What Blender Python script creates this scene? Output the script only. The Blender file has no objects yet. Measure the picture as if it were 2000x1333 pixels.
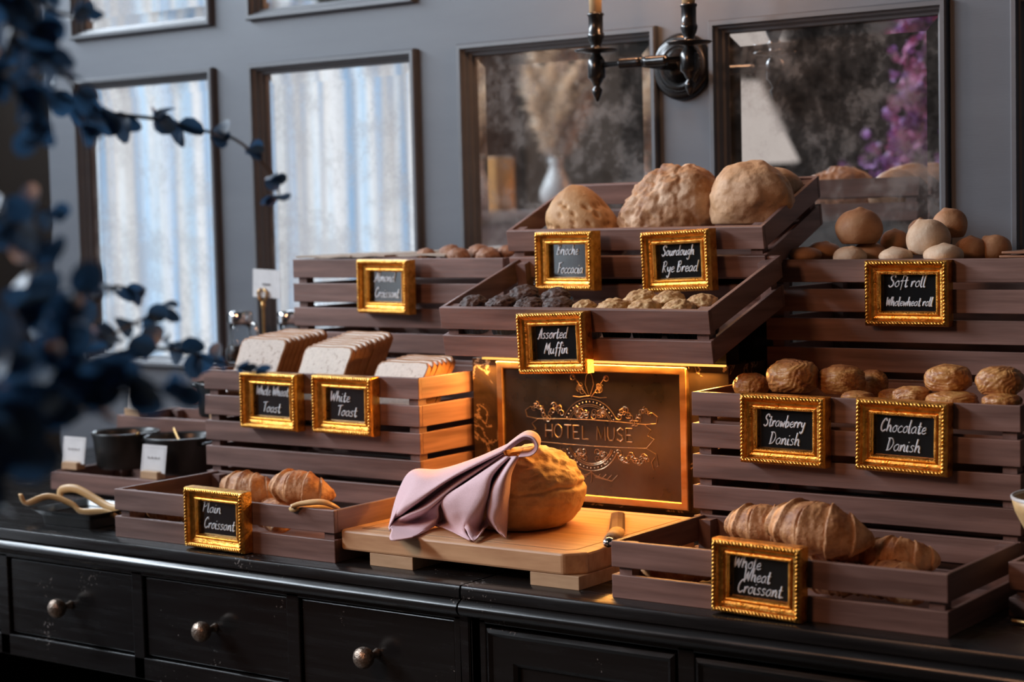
import bpy, bmesh, math, random
from mathutils import Vector, Matrix, noise, Euler
random.seed(7)
S = bpy.context.scene
COL = S.collection
# ------------------------------------------------------------------ camera
CAM = Vector((0.0, 0.0, 1.4786)); FPX = 3560.0
_y, _p, _r = math.radians(36.0), math.radians(3.97), math.radians(-1.395)
FW = Vector((-math.sin(_y)*math.cos(_p), math.cos(_y)*math.cos(_p), -math.sin(_p)))
_r0 = Vector((math.cos(_y), math.sin(_y), 0)); _u0 = _r0.cross(FW)
RT = math.cos(_r)*_r0 + math.sin(_r)*_u0
UP = -math.sin(_r)*_r0 + math.cos(_r)*_u0
cd = bpy.data.cameras.new('camera'); cam = bpy.data.objects.new('camera', cd); COL.objects.link(cam)
M = Matrix((RT, UP, -FW)).transposed().to_4x4(); M.translation = CAM
cam.matrix_world = M
cd.sensor_width = 36.0; cd.lens = FPX/2000*36; cd.clip_start = .05
cd.dof.use_dof = True; cd.dof.focus_distance = 2.95; cd.dof.aperture_fstop = 3.4
S.camera = cam
# ------------------------------------------------------------------ colour management, world, lights
S.view_settings.view_transform = 'Standard'; S.view_settings.look = 'None'
S.view_settings.gamma = 1.0; S.view_settings.use_curve_mapping = False
S.view_settings.exposure = 0.0
S.cycles.max_bounces = 8; S.cycles.diffuse_bounces = 4; S.cycles.glossy_bounces = 5
S.cycles.transparent_max_bounces = 12; S.cycles.sample_clamp_indirect = 6.0
S.cycles.use_denoising = True
w = bpy.data.worlds.new('world'); S.world = w; w.use_nodes = True
w.node_tree.nodes['Background'].inputs[0].default_value = (.55, .7, 1, 1)
w.node_tree.nodes['Background'].inputs[1].default_value = .02
FILL_HIGH, SKY_LOW = 40.0, 1.8            # radiance of the added key-light transoms and of the curtained panes
def lamp(name, kind, loc, energy, color, rot=(0,0,0), size=None, sy=None):
    d = bpy.data.lights.new(name, kind); d.energy = energy; d.color = color
    if kind == 'AREA':
        d.shape = 'RECTANGLE'; d.size = size; d.size_y = sy or size
    elif size: d.shadow_soft_size = size
    o = bpy.data.objects.new(name, d); o.location = loc; o.rotation_euler = rot; COL.objects.link(o); return o
lamp('added_fill_lamp', 'AREA', (-2.1,-.5,2.7), 27, (1,.48,.25), (math.radians(40),0,math.radians(0)), .5)  # warm fill added out of view to redden the crate fronts
# ------------------------------------------------------------------ helpers
def at(px, py, y):                       # where the line of sight through a pixel meets the plane at depth y
    q = FW + RT*((px-1000)/FPX) - UP*((py-666.5)/FPX)
    return CAM + q*((y-CAM.y)/q.y)
def atz(px, py, z):
    q = FW + RT*((px-1000)/FPX) - UP*((py-666.5)/FPX)
    return CAM + q*((z-CAM.z)/q.z)
def atd(px, py, d): return CAM + (FW + RT*((px-1000)/FPX) - UP*((py-666.5)/FPX))*d
class MB:
    def __init__(s): s.v = []; s.f = []; s.m = []
    def add(s, vs, fs, mi=0):
        n = len(s.v); s.v += [Vector(v) for v in vs]; s.f += [[i+n for i in f] for f in fs]; s.m += [mi]*len(fs); return s
    def hexa(s, c, mi=0):                # 8 corners: bottom ring then top ring
        return s.add(c, [(3,2,1,0),(4,5,6,7),(0,1,5,4),(1,2,6,5),(2,3,7,6),(3,0,4,7)], mi)
    def box(s, x0, x1, y0, y1, z0, z1, mi=0):
        return s.hexa([(x0,y0,z0),(x1,y0,z0),(x1,y1,z0),(x0,y1,z0),(x0,y0,z1),(x1,y0,z1),(x1,y1,z1),(x0,y1,z1)], mi)
    def grid(s, rows, mi=0, close=False):
        n = len(rows[0]); vs = [p for r in rows for p in r]; fs = []
        for i in range(len(rows)-1):
            for j in range(n if close else n-1):
                k = (j+1) % n; fs.append((i*n+j, i*n+k, (i+1)*n+k, (i+1)*n+j))
        return s.add(vs, fs, mi)
    def tube(s, path, r, n=8, mi=0, flat=1.0):
        P = [Vector(p) for p in path]; R = r if isinstance(r, (list, tuple)) else [r]*len(P)
        rows = []; pu = None
        for i, p in enumerate(P):
            d = (P[min(i+1, len(P)-1)] - P[max(i-1, 0)]).normalized()
            if pu is None: pu = Vector((0,0,1)) if abs(d.z) < .9 else Vector((0,1,0))
            a = d.cross(pu)
            if a.length < 1e-5: a = d.cross(Vector((1,0,.1)))
            a.normalize(); b = a.cross(d).normalized(); pu = b
            rows.append([p + (a*math.cos(t) + b*math.sin(t)*flat)*R[i] for t in [2*math.pi*k/n for k in range(n)]])
        s.grid(rows, mi, True)
        k = len(s.v); m = len(rows)
        s.add(rows[0], [tuple(range(n))], mi); s.add(rows[-1], [tuple(range(n))[::-1]], mi)
        return s
    def lathe(s, prof, n=28, c=(0,0,0), axis='z', mi=0, cap=True):
        rows = []
        for r, h in prof:
            rows.append([(c[0]+r*math.cos(t), c[1]+r*math.sin(t), c[2]+h) if axis == 'z' else
                         ((c[0]+r*math.cos(t), c[1]-h, c[2]+r*math.sin(t)) if axis == 'y' else (c[0]+h, c[1]+r*math.cos(t), c[2]+r*math.sin(t)))
                         for t in [2*math.pi*k/n for k in range(n)]])
        s.grid(rows, mi, True)
        if cap: s.add(rows[0], [tuple(range(n))], mi); s.add(rows[-1], [tuple(range(n))], mi)
        return s
    def ball(s, c, r, n=8, m=5, mi=0, rot=None):
        r = (r, r, r) if not isinstance(r, (tuple, list)) else r; c = Vector(c); rows = []
        for i in range(m+1):
            a = math.pi*i/m
            row = [Vector((r[0]*math.sin(a)*math.cos(t), r[1]*math.sin(a)*math.sin(t), r[2]*math.cos(a))) for t in [2*math.pi*k/n for k in range(n)]]
            rows.append([c + (rot @ q if rot else q) for q in row])
        return s.grid(rows, mi, True)
    def sweep(s, w, h, prof, mi=0, cx=0, cz=0):   # profile swept round a rectangle in the XZ plane, facing -y
        rows = []
        for d, o in prof:
            a, b = w/2-d, h/2-d
            rows.append([(cx-a, -o, cz-b), (cx+a, -o, cz-b), (cx+a, -o, cz+b), (cx-a, -o, cz+b)])
        return s.grid(rows, mi, True)
    def mesh(s, name, mats, smooth=False, merge=True):
        me = bpy.data.meshes.new(name); me.from_pydata([tuple(v) for v in s.v], [], s.f); 
        for m in (mats if isinstance(mats, (list, tuple)) else [mats]): me.materials.append(m)
        for p, mi in zip(me.polygons, s.m): p.material_index = mi
        bm = bmesh.new(); bm.from_mesh(me)
        if merge: bmesh.ops.remove_doubles(bm, verts=bm.verts, dist=1e-6)
        bmesh.ops.recalc_face_normals(bm, faces=bm.faces); bm.to_mesh(me); bm.free()
        if smooth:
            for p in me.polygons: p.use_smooth = True
        return me
    def build(s, name, mats, parent=None, loc=(0,0,0), rot=(0,0,0), smooth=False, bevel=0, subsurf=0, solid=0, auto=False):
        o = bpy.data.objects.new(name, s.mesh(name, mats, smooth)); COL.objects.link(o)
        o.location = loc; o.rotation_euler = rot
        if parent: o.parent = parent
        if solid: md = o.modifiers.new('solid', 'SOLIDIFY'); md.thickness = solid; md.offset = 0
        if bevel: md = o.modifiers.new('bevel', 'BEVEL'); md.width = bevel; md.segments = 2; md.limit_method = 'ANGLE'
        if subsurf: md = o.modifiers.new('sub', 'SUBSURF'); md.levels = subsurf; md.render_levels = subsurf
        if auto:
            for p in o.data.polygons: p.use_smooth = True
            for e in o.data.edges: pass
            bm = bmesh.new(); bm.from_mesh(o.data)
            for e in bm.edges:
                if len(e.link_faces) == 2 and e.calc_face_angle(0) > .6: e.smooth = False
            bm.to_mesh(o.data); bm.free()
        return o
def tag(o, label, cat, group=None):
    o['label'] = label; o['category'] = cat
    if group: o['group'] = group
    return o
def thing(name, label, cat, loc=(0,0,0), rot=(0,0,0), group=None):
    o = bpy.data.objects.new(name, None); COL.objects.link(o); o.location = loc; o.rotation_euler = rot
    o.empty_display_size = .05
    return tag(o, label, cat, group)
def struct(o): o['kind'] = 'structure'; return o
def dup(o, label, loc=None, rot=None, scale=None):
    c = o.copy(); COL.objects.link(c); c['label'] = label
    if loc is not None: c.location = loc
    if rot is not None: c.rotation_euler = rot
    if scale is not None: c.scale = scale if isinstance(scale, (tuple, list)) else (scale,)*3
    for ch in list(o.children):
        d = ch.copy(); COL.objects.link(d); d.parent = c; d.matrix_parent_inverse = ch.matrix_parent_inverse
        for g in list(ch.children):
            e = g.copy(); COL.objects.link(e); e.parent = d
    return c
def catmull(P, n):
    P = [Vector(p) for p in P]; out = []
    for i in range(len(P)-1):
        a, b, c, d = P[max(i-1,0)], P[i], P[i+1], P[min(i+2, len(P)-1)]
        for k in range(n):
            t = k/n; out.append(.5*((2*b)+(c-a)*t+(2*a-5*b+4*c-d)*t*t+(3*b-a-3*c+d)*t**3))
    return out + [P[-1]]
# ------------------------------------------------------------------ materials
def newmat(name):
    m = bpy.data.materials.new(name); m.use_nodes = True; nt = m.node_tree
    return m, nt, nt.nodes['Principled BSDF']
def N(nt, t, **k):
    n = nt.nodes.new(t)
    for a, b in k.items():
        if a in n.inputs: n.inputs[a].default_value = b
        else: setattr(n, a, b)
    return n
def ramp(nt, fac, stops):
    r = nt.nodes.new('ShaderNodeValToRGB'); e = r.color_ramp.elements
    while len(e) < len(stops): e.new(.5)
    for k, (p, c) in enumerate(stops):
        e[k].position = p; e[k].color = (*c, 1) if len(c) == 3 else c
    nt.links.new(fac, r.inputs[0]); return r.outputs[0]
def noisy(name, c1, c2, scale=(8,8,8), rough=.5, metal=0, det=4, bump=0, bscale=None, lo=.35, hi=.65, spec=None, rough2=None, coat=0, sub=0):
    m, nt, b = newmat(name); L = nt.links.new
    tc = N(nt, 'ShaderNodeTexCoord'); mp = N(nt, 'ShaderNodeMapping'); mp.inputs['Scale'].default_value = scale
    L(tc.outputs['Object'], mp.inputs[0])
    nz = N(nt, 'ShaderNodeTexNoise', Scale=1.0, Detail=det, Roughness=.6); L(mp.outputs[0], nz.inputs['Vector'])
    L(ramp(nt, nz.outputs[0], [(lo, c1), (hi, c2)]), b.inputs['Base Color'])
    b.inputs['Roughness'].default_value = rough; b.inputs['Metallic'].default_value = metal
    if spec is not None: b.inputs['Specular IOR Level'].default_value = spec
    if coat: b.inputs['Coat Weight'].default_value = coat; b.inputs['Coat Roughness'].default_value = .12
    if rough2 is not None:
        L(ramp(nt, nz.outputs[0], [(lo, (rough,)*3), (hi, (rough2,)*3)]), b.inputs['Roughness'])
    if sub: b.inputs['Subsurface Weight'].default_value = sub; b.inputs['Subsurface Radius'].default_value = (.01,.005,.003)
    if bump:
        n2 = N(nt, 'ShaderNodeTexNoise', Scale=1.0, Detail=5.0); mp2 = N(nt, 'ShaderNodeMapping')
        mp2.inputs['Scale'].default_value = bscale or scale; L(tc.outputs['Object'], mp2.inputs[0]); L(mp2.outputs[0], n2.inputs['Vector'])
        bp = N(nt, 'ShaderNodeBump', Strength=bump, Distance=.002); L(n2.outputs[0], bp.inputs['Height']); L(bp.outputs[0], b.inputs['Normal'])
    return m
def emit(name, col, s):
    m = bpy.data.materials.new(name); m.use_nodes = True; nt = m.node_tree; nt.nodes.clear()
    e = N(nt, 'ShaderNodeEmission', Color=(*col, 1), Strength=s); o = N(nt, 'ShaderNodeOutputMaterial'); nt.links.new(e.outputs[0], o.inputs[0]); return m
WOODX = noisy('stained wood along x', (.13,.066,.052), (.255,.142,.116), (3,60,45), .46, bump=.25, bscale=(4,120,90))
WOODY = noisy('stained wood along y', (.13,.066,.052), (.255,.142,.116), (60,3,45), .46, bump=.25, bscale=(120,4,90))
WOODZ = noisy('stained wood along z', (.15,.082,.068), (.22,.13,.112), (60,60,3), .5, bump=.25, bscale=(120,120,4))
BOARDW = noisy('maple board', (.50,.27,.135), (.66,.40,.215), (5,70,40), .45, bump=.12, bscale=(5,120,80))
PALEW = noisy('pale raw wood', (.45,.29,.16), (.58,.39,.23), (8,60,60), .6)
TONGW = noisy('light beech', (.58,.36,.15), (.68,.45,.21), (6,60,60), .4)
LACQ = None
WALLP = noisy('blue grey wall paint', (.112,.124,.146), (.125,.138,.16), (2,2,14), .55, bump=.08, bscale=(40,40,400))
TRIMP = noisy('grey trim paint', (.105,.112,.126), (.12,.127,.14), (3,3,20), .42)
DARKB = noisy('dark brown paint', (.010,.0065,.0045), (.014,.009,.006), (3,3,3), .8, spec=.15)
GOLD = noisy('gilded plaster', (.66,.30,.045), (.95,.52,.12), (90,90,90), .26, 1.0, bump=.5, bscale=(260,260,260), rough2=.42)
GOLDD = noisy('gilded side', (.5,.22,.04), (.68,.34,.08), (60,60,60), .42, 1.0)
BRASS = noisy('aged brass', (.42,.24,.09), (.6,.38,.16), (14,14,30), .3, 1.0, rough2=.45)
BRONZE = noisy('engraved bronze sheet', (.062,.05,.038), (.088,.071,.055), (9,9,9), .24, .85, rough2=.36)
ENGR = noisy('bright engraved line', (.34,.24,.15), (.46,.33,.21), (60,60,60), .3, .9)
IRON = noisy('black iron', (.010,.009,.009), (.018,.016,.016), (30,30,30), .28, .3, coat=.4)
KNOBM = noisy('hammered bronze knob', (.24,.18,.14), (.44,.34,.27), (160,160,160), .35, .85, bump=.9, bscale=(190,190,190))
ENAM = noisy('black enamel', (.016,.018,.018), (.028,.03,.031), (20,20,20), .3)
PAPER = noisy('white card', (.62,.63,.64), (.7,.71,.72), (30,30,30), .7)
PARCH = noisy('parchment paper', (.42,.34,.27), (.55,.46,.38), (20,20,20), .7)
INK = noisy('grey print', (.12,.12,.13), (.16,.16,.17), (40,40,40), .7)
CHALKW = noisy('white chalk marker', (.66,.72,.78), (.8,.85,.9), (200,200,200), .7)
CLOTH = noisy('mauve napkin', (.61,.415,.445), (.69,.48,.51), (500,500,500), .85, bump=.25, bscale=(900,900,900))
MUFW = noisy('white paper cup', (.6,.66,.7), (.7,.75,.78), (60,60,60), .6)
CHROME = noisy('chrome', (.75,.75,.76), (.85,.85,.86), (10,10,10), .12, 1.0)
SYRUP = noisy('dark syrup', (.03,.012,.006), (.05,.02,.01), (10,10,10), .2)
WHITEC = noisy('white ceramic', (.62,.6,.58), (.7,.68,.66), (6,6,6), .25)
def bread(name, pale, mid, dark, sc=14, bump=.5, bs=60, rough=.62):
    m, nt, b = newmat(name); L = nt.links.new
    tc = N(nt, 'ShaderNodeTexCoord')
    n1 = N(nt, 'ShaderNodeTexNoise', Scale=sc, Detail=6.0, Roughness=.65); L(tc.outputs['Object'], n1.inputs['Vector'])
    L(ramp(nt, n1.outputs[0], [(.34, dark), (.48, mid), (.62, pale)]), b.inputs['Base Color'])
    n2 = N(nt, 'ShaderNodeTexNoise', Scale=bs, Detail=6.0, Roughness=.6); L(tc.outputs['Object'], n2.inputs['Vector'])
    bp = N(nt, 'ShaderNodeBump', Strength=bump, Distance=.003); L(n2.outputs[0], bp.inputs['Height']); L(bp.outputs[0], b.inputs['Normal'])
    b.inputs['Roughness'].default_value = rough; return m
B_FOC = bread('focaccia crust', (.64,.38,.18), (.52,.28,.115), (.40,.19,.07), 11, .6, 90)
B_SOUR = bread('sourdough crust', (.72,.50,.33), (.48,.25,.115), (.24,.10,.04), 15, 1.0, 55)
B_CTRY = bread('country loaf crust', (.66,.42,.25), (.54,.31,.155), (.36,.175,.075), 8, .6, 85)
B_LOAF = bread('rustic loaf crust', (.68,.46,.24), (.56,.34,.15), (.42,.22,.08), 11, .8, 75)
B_ROLLW = bread('pale flour roll', (.74,.58,.42), (.62,.43,.28), (.48,.30,.17), 13, .5, 90)
B_ROLLT = bread('tan roll', (.50,.27,.135), (.40,.19,.085), (.28,.12,.05), 12, .5, 90)
B_DAN = bread('glazed pastry', (.62,.32,.10), (.44,.17,.045), (.20,.06,.017), 30, .9, 85, .34)
def streaky(m, sc):
    nt = m.node_tree; L = nt.links.new; n1 = [n for n in nt.nodes if n.type == 'TEX_NOISE'][0]; tc = [n for n in nt.nodes if n.type == 'TEX_COORD'][0]
    mp = N(nt, 'ShaderNodeMapping'); mp.inputs['Scale'].default_value = sc; mp.inputs['Rotation'].default_value = (.5,.6,.3); L(tc.outputs['Object'], mp.inputs[0]); L(mp.outputs[0], n1.inputs['Vector'])
    n1.inputs['Scale'].default_value = 1.0; n1.inputs['Distortion'].default_value = .7
streaky(B_DAN, (22,22,75))
B_CRO = bread('croissant crust', (.74,.40,.19), (.54,.24,.085), (.28,.09,.03), 30, 1.0, 130, .48)
B_MUFB = bread('blond muffin', (.70,.48,.23), (.54,.31,.125), (.32,.15,.055), 38, .9, 110)
B_MUFC = bread('chocolate muffin', (.12,.062,.045), (.06,.028,.02), (.03,.014,.01), 44, 1.2, 90)
B_BRN = bread('brown bun', (.40,.21,.12), (.28,.125,.065), (.17,.07,.035), 34, 1.0, 90)
B_CRUST = bread('toast crust', (.42,.2,.075), (.34,.145,.05), (.26,.1,.035), 20, .3, 80)
def crumb(name, base, fleck):
    m, nt, b = newmat(name); L = nt.links.new
    tc = N(nt, 'ShaderNodeTexCoord')
    n1 = N(nt, 'ShaderNodeTexNoise', Scale=190.0, Detail=3.0); L(tc.outputs['Object'], n1.inputs['Vector'])
    n2 = N(nt, 'ShaderNodeTexNoise', Scale=120.0, Detail=4.0); L(tc.outputs['Object'], n2.inputs['Vector'])
    L(ramp(nt, n2.outputs[0], [(.3, fleck), (.4, base), (.7, tuple(min(1, c*1.1) for c in base))]), b.inputs['Base Color'])
    bp = N(nt, 'ShaderNodeBump', Strength=.6, Distance=.002); L(n1.outputs[0], bp.inputs['Height']); L(bp.outputs[0], b.inputs['Normal'])
    b.inputs['Roughness'].default_value = .85; return m
CRUMBW = crumb('whole wheat crumb', (.66,.57,.50), (.36,.24,.17)); CRUMBP = crumb('white crumb', (.74,.66,.58), (.5,.4,.33))
def lacquer():
    m, nt, b = newmat('worn black lacquer'); L = nt.links.new
    tc = N(nt, 'ShaderNodeTexCoord')
    n1 = N(nt, 'ShaderNodeTexNoise', Scale=170.0, Detail=3.0, Roughness=.6); L(tc.outputs['Object'], n1.inputs['Vector'])
    n2 = N(nt, 'ShaderNodeTexNoise', Scale=14.0, Detail=3.0); L(tc.outputs['Object'], n2.inputs['Vector'])
    mx = N(nt, 'ShaderNodeMath', operation='MULTIPLY'); L(n1.outputs[0], mx.inputs[0]); L(n2.outputs[0], mx.inputs[1])
    L(ramp(nt, mx.outputs[0], [(.36, (.010,.009,.009)), (.41, (.014,.013,.012)), (.45, (.22,.2,.19))]), b.inputs['Base Color'])
    mp = N(nt, 'ShaderNodeMapping'); mp.inputs['Scale'].default_value = (6, 90, 90); L(tc.outputs['Object'], mp.inputs[0])
    n3 = N(nt, 'ShaderNodeTexNoise', Scale=1.0, Detail=4.0); L(mp.outputs[0], n3.inputs['Vector'])
    L(ramp(nt, n3.outputs[0], [(.3, (.15,)*3), (.7, (.32,)*3)]), b.inputs['Roughness'])
    bp = N(nt, 'ShaderNodeBump', Strength=.05, Distance=.002); L(n3.outputs[0], bp.inputs['Height']); L(bp.outputs[0], b.inputs['Normal'])
    return m
LACQ = lacquer()
def mirrormat():
    m, nt, b = newmat('antique mirror'); L = nt.links.new
    b.inputs['Metallic'].default_value = 1; b.inputs['Base Color'].default_value = (.80,.82,.84,1)
    tc = N(nt, 'ShaderNodeTexCoord')
    n1 = N(nt, 'ShaderNodeTexNoise', Scale=26.0, Detail=10.0, Roughness=.7); L(tc.outputs['Object'], n1.inputs['Vector'])
    n0 = N(nt, 'ShaderNodeTexNoise', Scale=6.0, Detail=4.0, Roughness=.6); L(tc.outputs['Object'], n0.inputs['Vector'])
    ad = N(nt, 'ShaderNodeMath', operation='ADD'); L(n1.outputs[0], ad.inputs[0]); L(n0.outputs[0], ad.inputs[1])
    hf = N(nt, 'ShaderNodeMath', operation='MULTIPLY'); L(ad.outputs[0], hf.inputs[0]); hf.inputs[1].default_value = .5
    L(ramp(nt, hf.outputs[0], [(.42, (.008,)*3), (.6, (.05,)*3)]), b.inputs['Roughness'])
    df = N(nt, 'ShaderNodeBsdfDiffuse', Color=(.42,.40,.385,1)); mix = nt.nodes.new('ShaderNodeMixShader')
    f = ramp(nt, hf.outputs[0], [(.40, (.04,)*3), (.49, (.11,)*3), (.55, (.28,)*3), (.62, (.40,)*3)])
    L(f, mix.inputs[0]); L(b.outputs[0], mix.inputs[1]); L(df.outputs[0], mix.inputs[2])
    L(mix.outputs[0], nt.nodes['Material Output'].inputs[0]); return m
MIRR = mirrormat()
def boardmat():
    m, nt, b = newmat('black glass panel'); b.inputs['Base Color'].default_value = (.012,.013,.014,1)
    tc = N(nt, 'ShaderNodeTexCoord'); n = N(nt, 'ShaderNodeTexNoise', Scale=18.0); nt.links.new(tc.outputs['Object'], n.inputs['Vector'])
    nt.links.new(ramp(nt, n.outputs[0], [(.3, (.05,)*3), (.7, (.12,)*3)]), b.inputs['Roughness'])
    b.inputs['IOR'].default_value = 2.2; return m
CHALKB = boardmat()
def marble():
    m, nt, b = newmat('dark gold-veined marble'); L = nt.links.new
    tc = N(nt, 'ShaderNodeTexCoord')
    n1 = N(nt, 'ShaderNodeTexNoise', Scale=7.0, Detail=7.0, Roughness=.6, Distortion=1.6); L(tc.outputs['Object'], n1.inputs['Vector'])
    L(ramp(nt, n1.outputs[0], [(.40, (.03,.02,.012)), (.485, (.035,.024,.016)), (.5, (.52,.36,.2)), (.515, (.05,.033,.02)), (.6, (.03,.02,.014))]), b.inputs['Base Color'])
    b.inputs['Roughness'].default_value = .2; return m
MARB = marble()
def glassmat():
    m, nt, b = newmat('clear glass'); b.inputs['Transmission Weight'].default_value = 1; b.inputs['Roughness'].default_value = .02
    b.inputs['Base Color'].default_value = (.9,.93,.95,1); b.inputs['IOR'].default_value = 1.3
    tc = N(nt, 'ShaderNodeTexCoord'); n = N(nt, 'ShaderNodeTexNoise', Scale=20.0); nt.links.new(tc.outputs['Object'], n.inputs['Vector'])
    nt.links.new(ramp(nt, n.outputs[0], [(.3, (.01,)*3), (.7, (.04,)*3)]), b.inputs['Roughness']); return m
GLASS = glassmat()
def sheer():
    m = bpy.data.materials.new('sheer curtain with painted light streaks'); m.use_nodes = True; nt = m.node_tree; nt.nodes.clear(); L = nt.links.new
    tc = N(nt, 'ShaderNodeTexCoord'); mp = N(nt, 'ShaderNodeMapping'); mp.inputs['Scale'].default_value = (1, 11, .12); L(tc.outputs['Object'], mp.inputs[0])
    n = N(nt, 'ShaderNodeTexNoise', Scale=1.0, Detail=3.0); L(mp.outputs[0], n.inputs['Vector'])
    col = ramp(nt, n.outputs[0], [(.36, (.20,.42,.74)), (.43, (.55,.72,.90)), (.48, (.95,.90,.86)), (.53, (.60,.54,.52)), (.57, (.30,.52,.80)), (.63, (.88,.86,.86))])  # blue and cream streaks paint sky gaps and lit folds into the cloth
    f = ramp(nt, n.outputs[0], [(.36, (.30,)*3), (.5, (.10,)*3), (.64, (.05,)*3)])
    a = N(nt, 'ShaderNodeBsdfTransparent', Color=(.8,.92,1,1)); t = N(nt, 'ShaderNodeBsdfTranslucent'); d = N(nt, 'ShaderNodeBsdfDiffuse'); L(col, t.inputs[0]); L(col, d.inputs[0])
    m1 = N(nt, 'ShaderNodeMixShader', Fac=.3); L(t.outputs[0], m1.inputs[1]); L(d.outputs[0], m1.inputs[2])
    m2 = N(nt, 'ShaderNodeMixShader'); L(f, m2.inputs[0]); L(m1.outputs[0], m2.inputs[1]); L(a.outputs[0], m2.inputs[2])
    o = N(nt, 'ShaderNodeOutputMaterial'); L(m2.outputs[0], o.inputs[0]); return m
SHEER = sheer()
LEAF = noisy('eucalyptus leaf', (.02,.06,.13), (.06,.135,.25), (40,40,40), .38, spec=.6)
def leafmat(m):
    nt = m.node_tree; L = nt.links.new; p = nt.nodes['Principled BSDF']; t = N(nt, 'ShaderNodeBsdfTranslucent', Color=(.028,.075,.15,1)); mx = N(nt, 'ShaderNodeMixShader', Fac=.42)
    L(p.outputs[0], mx.inputs[1]); L(t.outputs[0], mx.inputs[2]); L(mx.outputs[0], nt.nodes['Material Output'].inputs[0])
leafmat(LEAF)
STEMM = noisy('brown stem', (.05,.035,.025), (.08,.055,.04), (30,30,30), .6)
PETAL = noisy('purple petal', (.30,.10,.36), (.62,.34,.68), (40,40,40), .6)
PETALP = noisy('pink petal', (.55,.12,.3), (.72,.3,.5), (40,40,40), .6)
PAMPM = noisy('pampas feather', (.74,.57,.42), (.88,.72,.57), (40,40,40), .8)
# ------------------------------------------------------------------ the room
YW = 3.2                                   # face of the panelled wall
OX = [(-3.705,-3.197), (-3.077,-2.566), (-2.448,-1.94), (-1.817,-1.32), (-1.20,-.69)]
ZL, ZU = (1.115, 1.853), (1.955, 2.75)
mb = MB(); i_ = .012
mb.box(-3.82, 2.5, YW+.04, YW+.1, 0, 3.6)
mb.box(-3.82, 2.5, YW, YW+.04, 0, ZL[0]+i_); mb.box(-3.82, 2.5, YW, YW+.04, ZL[1]-i_, ZU[0]+i_); mb.box(-3.82, 2.5, YW, YW+.04, ZU[1]-i_, 3.6)
xs = [-3.82] + [v for a, b in OX for v in (a+i_, b-i_)] + [2.5]
for k in range(0, len(xs), 2):
    for z0, z1 in (ZL, ZU): mb.box(xs[k], xs[k+1], YW, YW+.04, z0+i_, z1-i_)
struct(mb.build('wall_back', WALLP))
struct(MB().box(-5.3, -3.80, 3.42, 3.5, 0, 3.6).build('wall_alcove', DARKB))
struct(MB().box(-3.82, -3.75, 3.3, 3.5, 0, 3.6).build('trim_1', DARKB))
struct(MB().box(-5.3, 2.6, -5.6, 3.5, -.06, 0).build('floor', noisy('dark floor', (.05,.035,.025), (.08,.055,.04), (1,12,1), .4)))
GREYW = noisy('grey room wall', (.032,.031,.03), (.042,.04,.038), (2,2,2), .7)
struct(MB().box(-5.3, 2.6, -5.6, 3.5, 3.6, 3.66).build('ceiling', GREYW))
struct(MB().box(2.5, 2.6, -5.6, 3.5, 0, 3.6).build('wall_right', GREYW))
struct(MB().box(-5.3, 2.6, -5.6, -5.5, 0, 3.6).build('wall_front', GREYW))
mb = MB()
WY0, WY1, WZ0, WZ1, TZ0, TZ1 = -.1, 2.15, .3, 2.5, 2.72, 3.5
mb.box(-5.3,-5.2,-5.5,3.42,0,WZ0); mb.box(-5.3,-5.2,-5.5,WY0,WZ0,WZ1); mb.box(-5.3,-5.2,WY1,3.42,WZ0,WZ1)
mb.box(-5.3,-5.2,-5.5,3.42,WZ1,TZ0); mb.box(-5.3,-5.2,-5.5,3.42,TZ1,3.6)
TR = [(-2.1+1.75*k, -2.1+1.75*k+1.62) for k in range(3)]
ys = [-5.5] + [v for t in TR for v in t] + [3.42]
for k in range(0, len(ys), 2): mb.box(-5.3,-5.2,ys[k],ys[k+1],TZ0,TZ1)
struct(mb.build('wall_left', GREYW))
SKYL = emit('daylight through lower window', (.93,.97,1.0), SKY_LOW)
FILLH = emit('added transom glow', (.80,.90,1.0), FILL_HIGH)
def window(n, y0, y1, z0, z1, m, bars):
    o = struct(MB().add([(-5.27,y0,z0),(-5.27,y1,z0),(-5.27,y1,z1),(-5.27,y0,z1)], [(0,1,2,3)]).build('window_%d' % n, m))
    f = MB(); f.box(-5.26,-5.2,y0,y0+.05,z0,z1); f.box(-5.26,-5.2,y1-.05,y1,z0,z1); f.box(-5.26,-5.2,y0,y1,z0,z0+.05); f.box(-5.26,-5.2,y0,y1,z1-.05,z1)
    for b in bars: f.box(-5.26,-5.22,b-.02,b+.02,z0,z1)
    f.build('window_frame', TRIMP, o)
window(1, WY0, WY1, WZ0, WZ1, SKYL, [1.02])
for k, (a, b) in enumerate(TR): window(2+k, a, b, TZ0, TZ1, FILLH, [(a+b)/2])  # transoms are added light panes, unseen, placed clear of the mirrors
# sheer curtain in folds before the lower window
def curtain(y0, y1, z0, z1, x, amp, n, seed, tie=None):
    rows = []
    for i in range(13):
        t = i/12; z = z0+(z1-z0)*t; row = []
        for j in range(n+1):
            u = j/n; y = y0+(y1-y0)*u
            dx = amp*(math.sin(u*(y1-y0)*46+seed)+.6*math.sin(u*(y1-y0)*27+1.3*seed+t*.6))
            if tie: y = tie(u, t, y)
            row.append((x+dx, y, z))
        rows.append(row)
    return MB().grid(rows)
tag(curtain(WY0-.06, WY1+.1, .12, 2.62, -5.12, .022, 240, 1).build('sheer_curtain', SHEER, smooth=True), 'white sheer curtain in vertical folds, seen in the two left wall mirrors', 'curtain')
BRC = noisy('brown curtain cloth', (.16,.10,.07), (.22,.14,.10), (30,30,3), .9)
tag(curtain(-.62, -.2, .1, 2.6, -5.1, .03, 60, 2).build('brown_curtain', BRC, smooth=True), 'brown curtain hanging beside the sheer one, dimly reflected', 'curtain')
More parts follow.
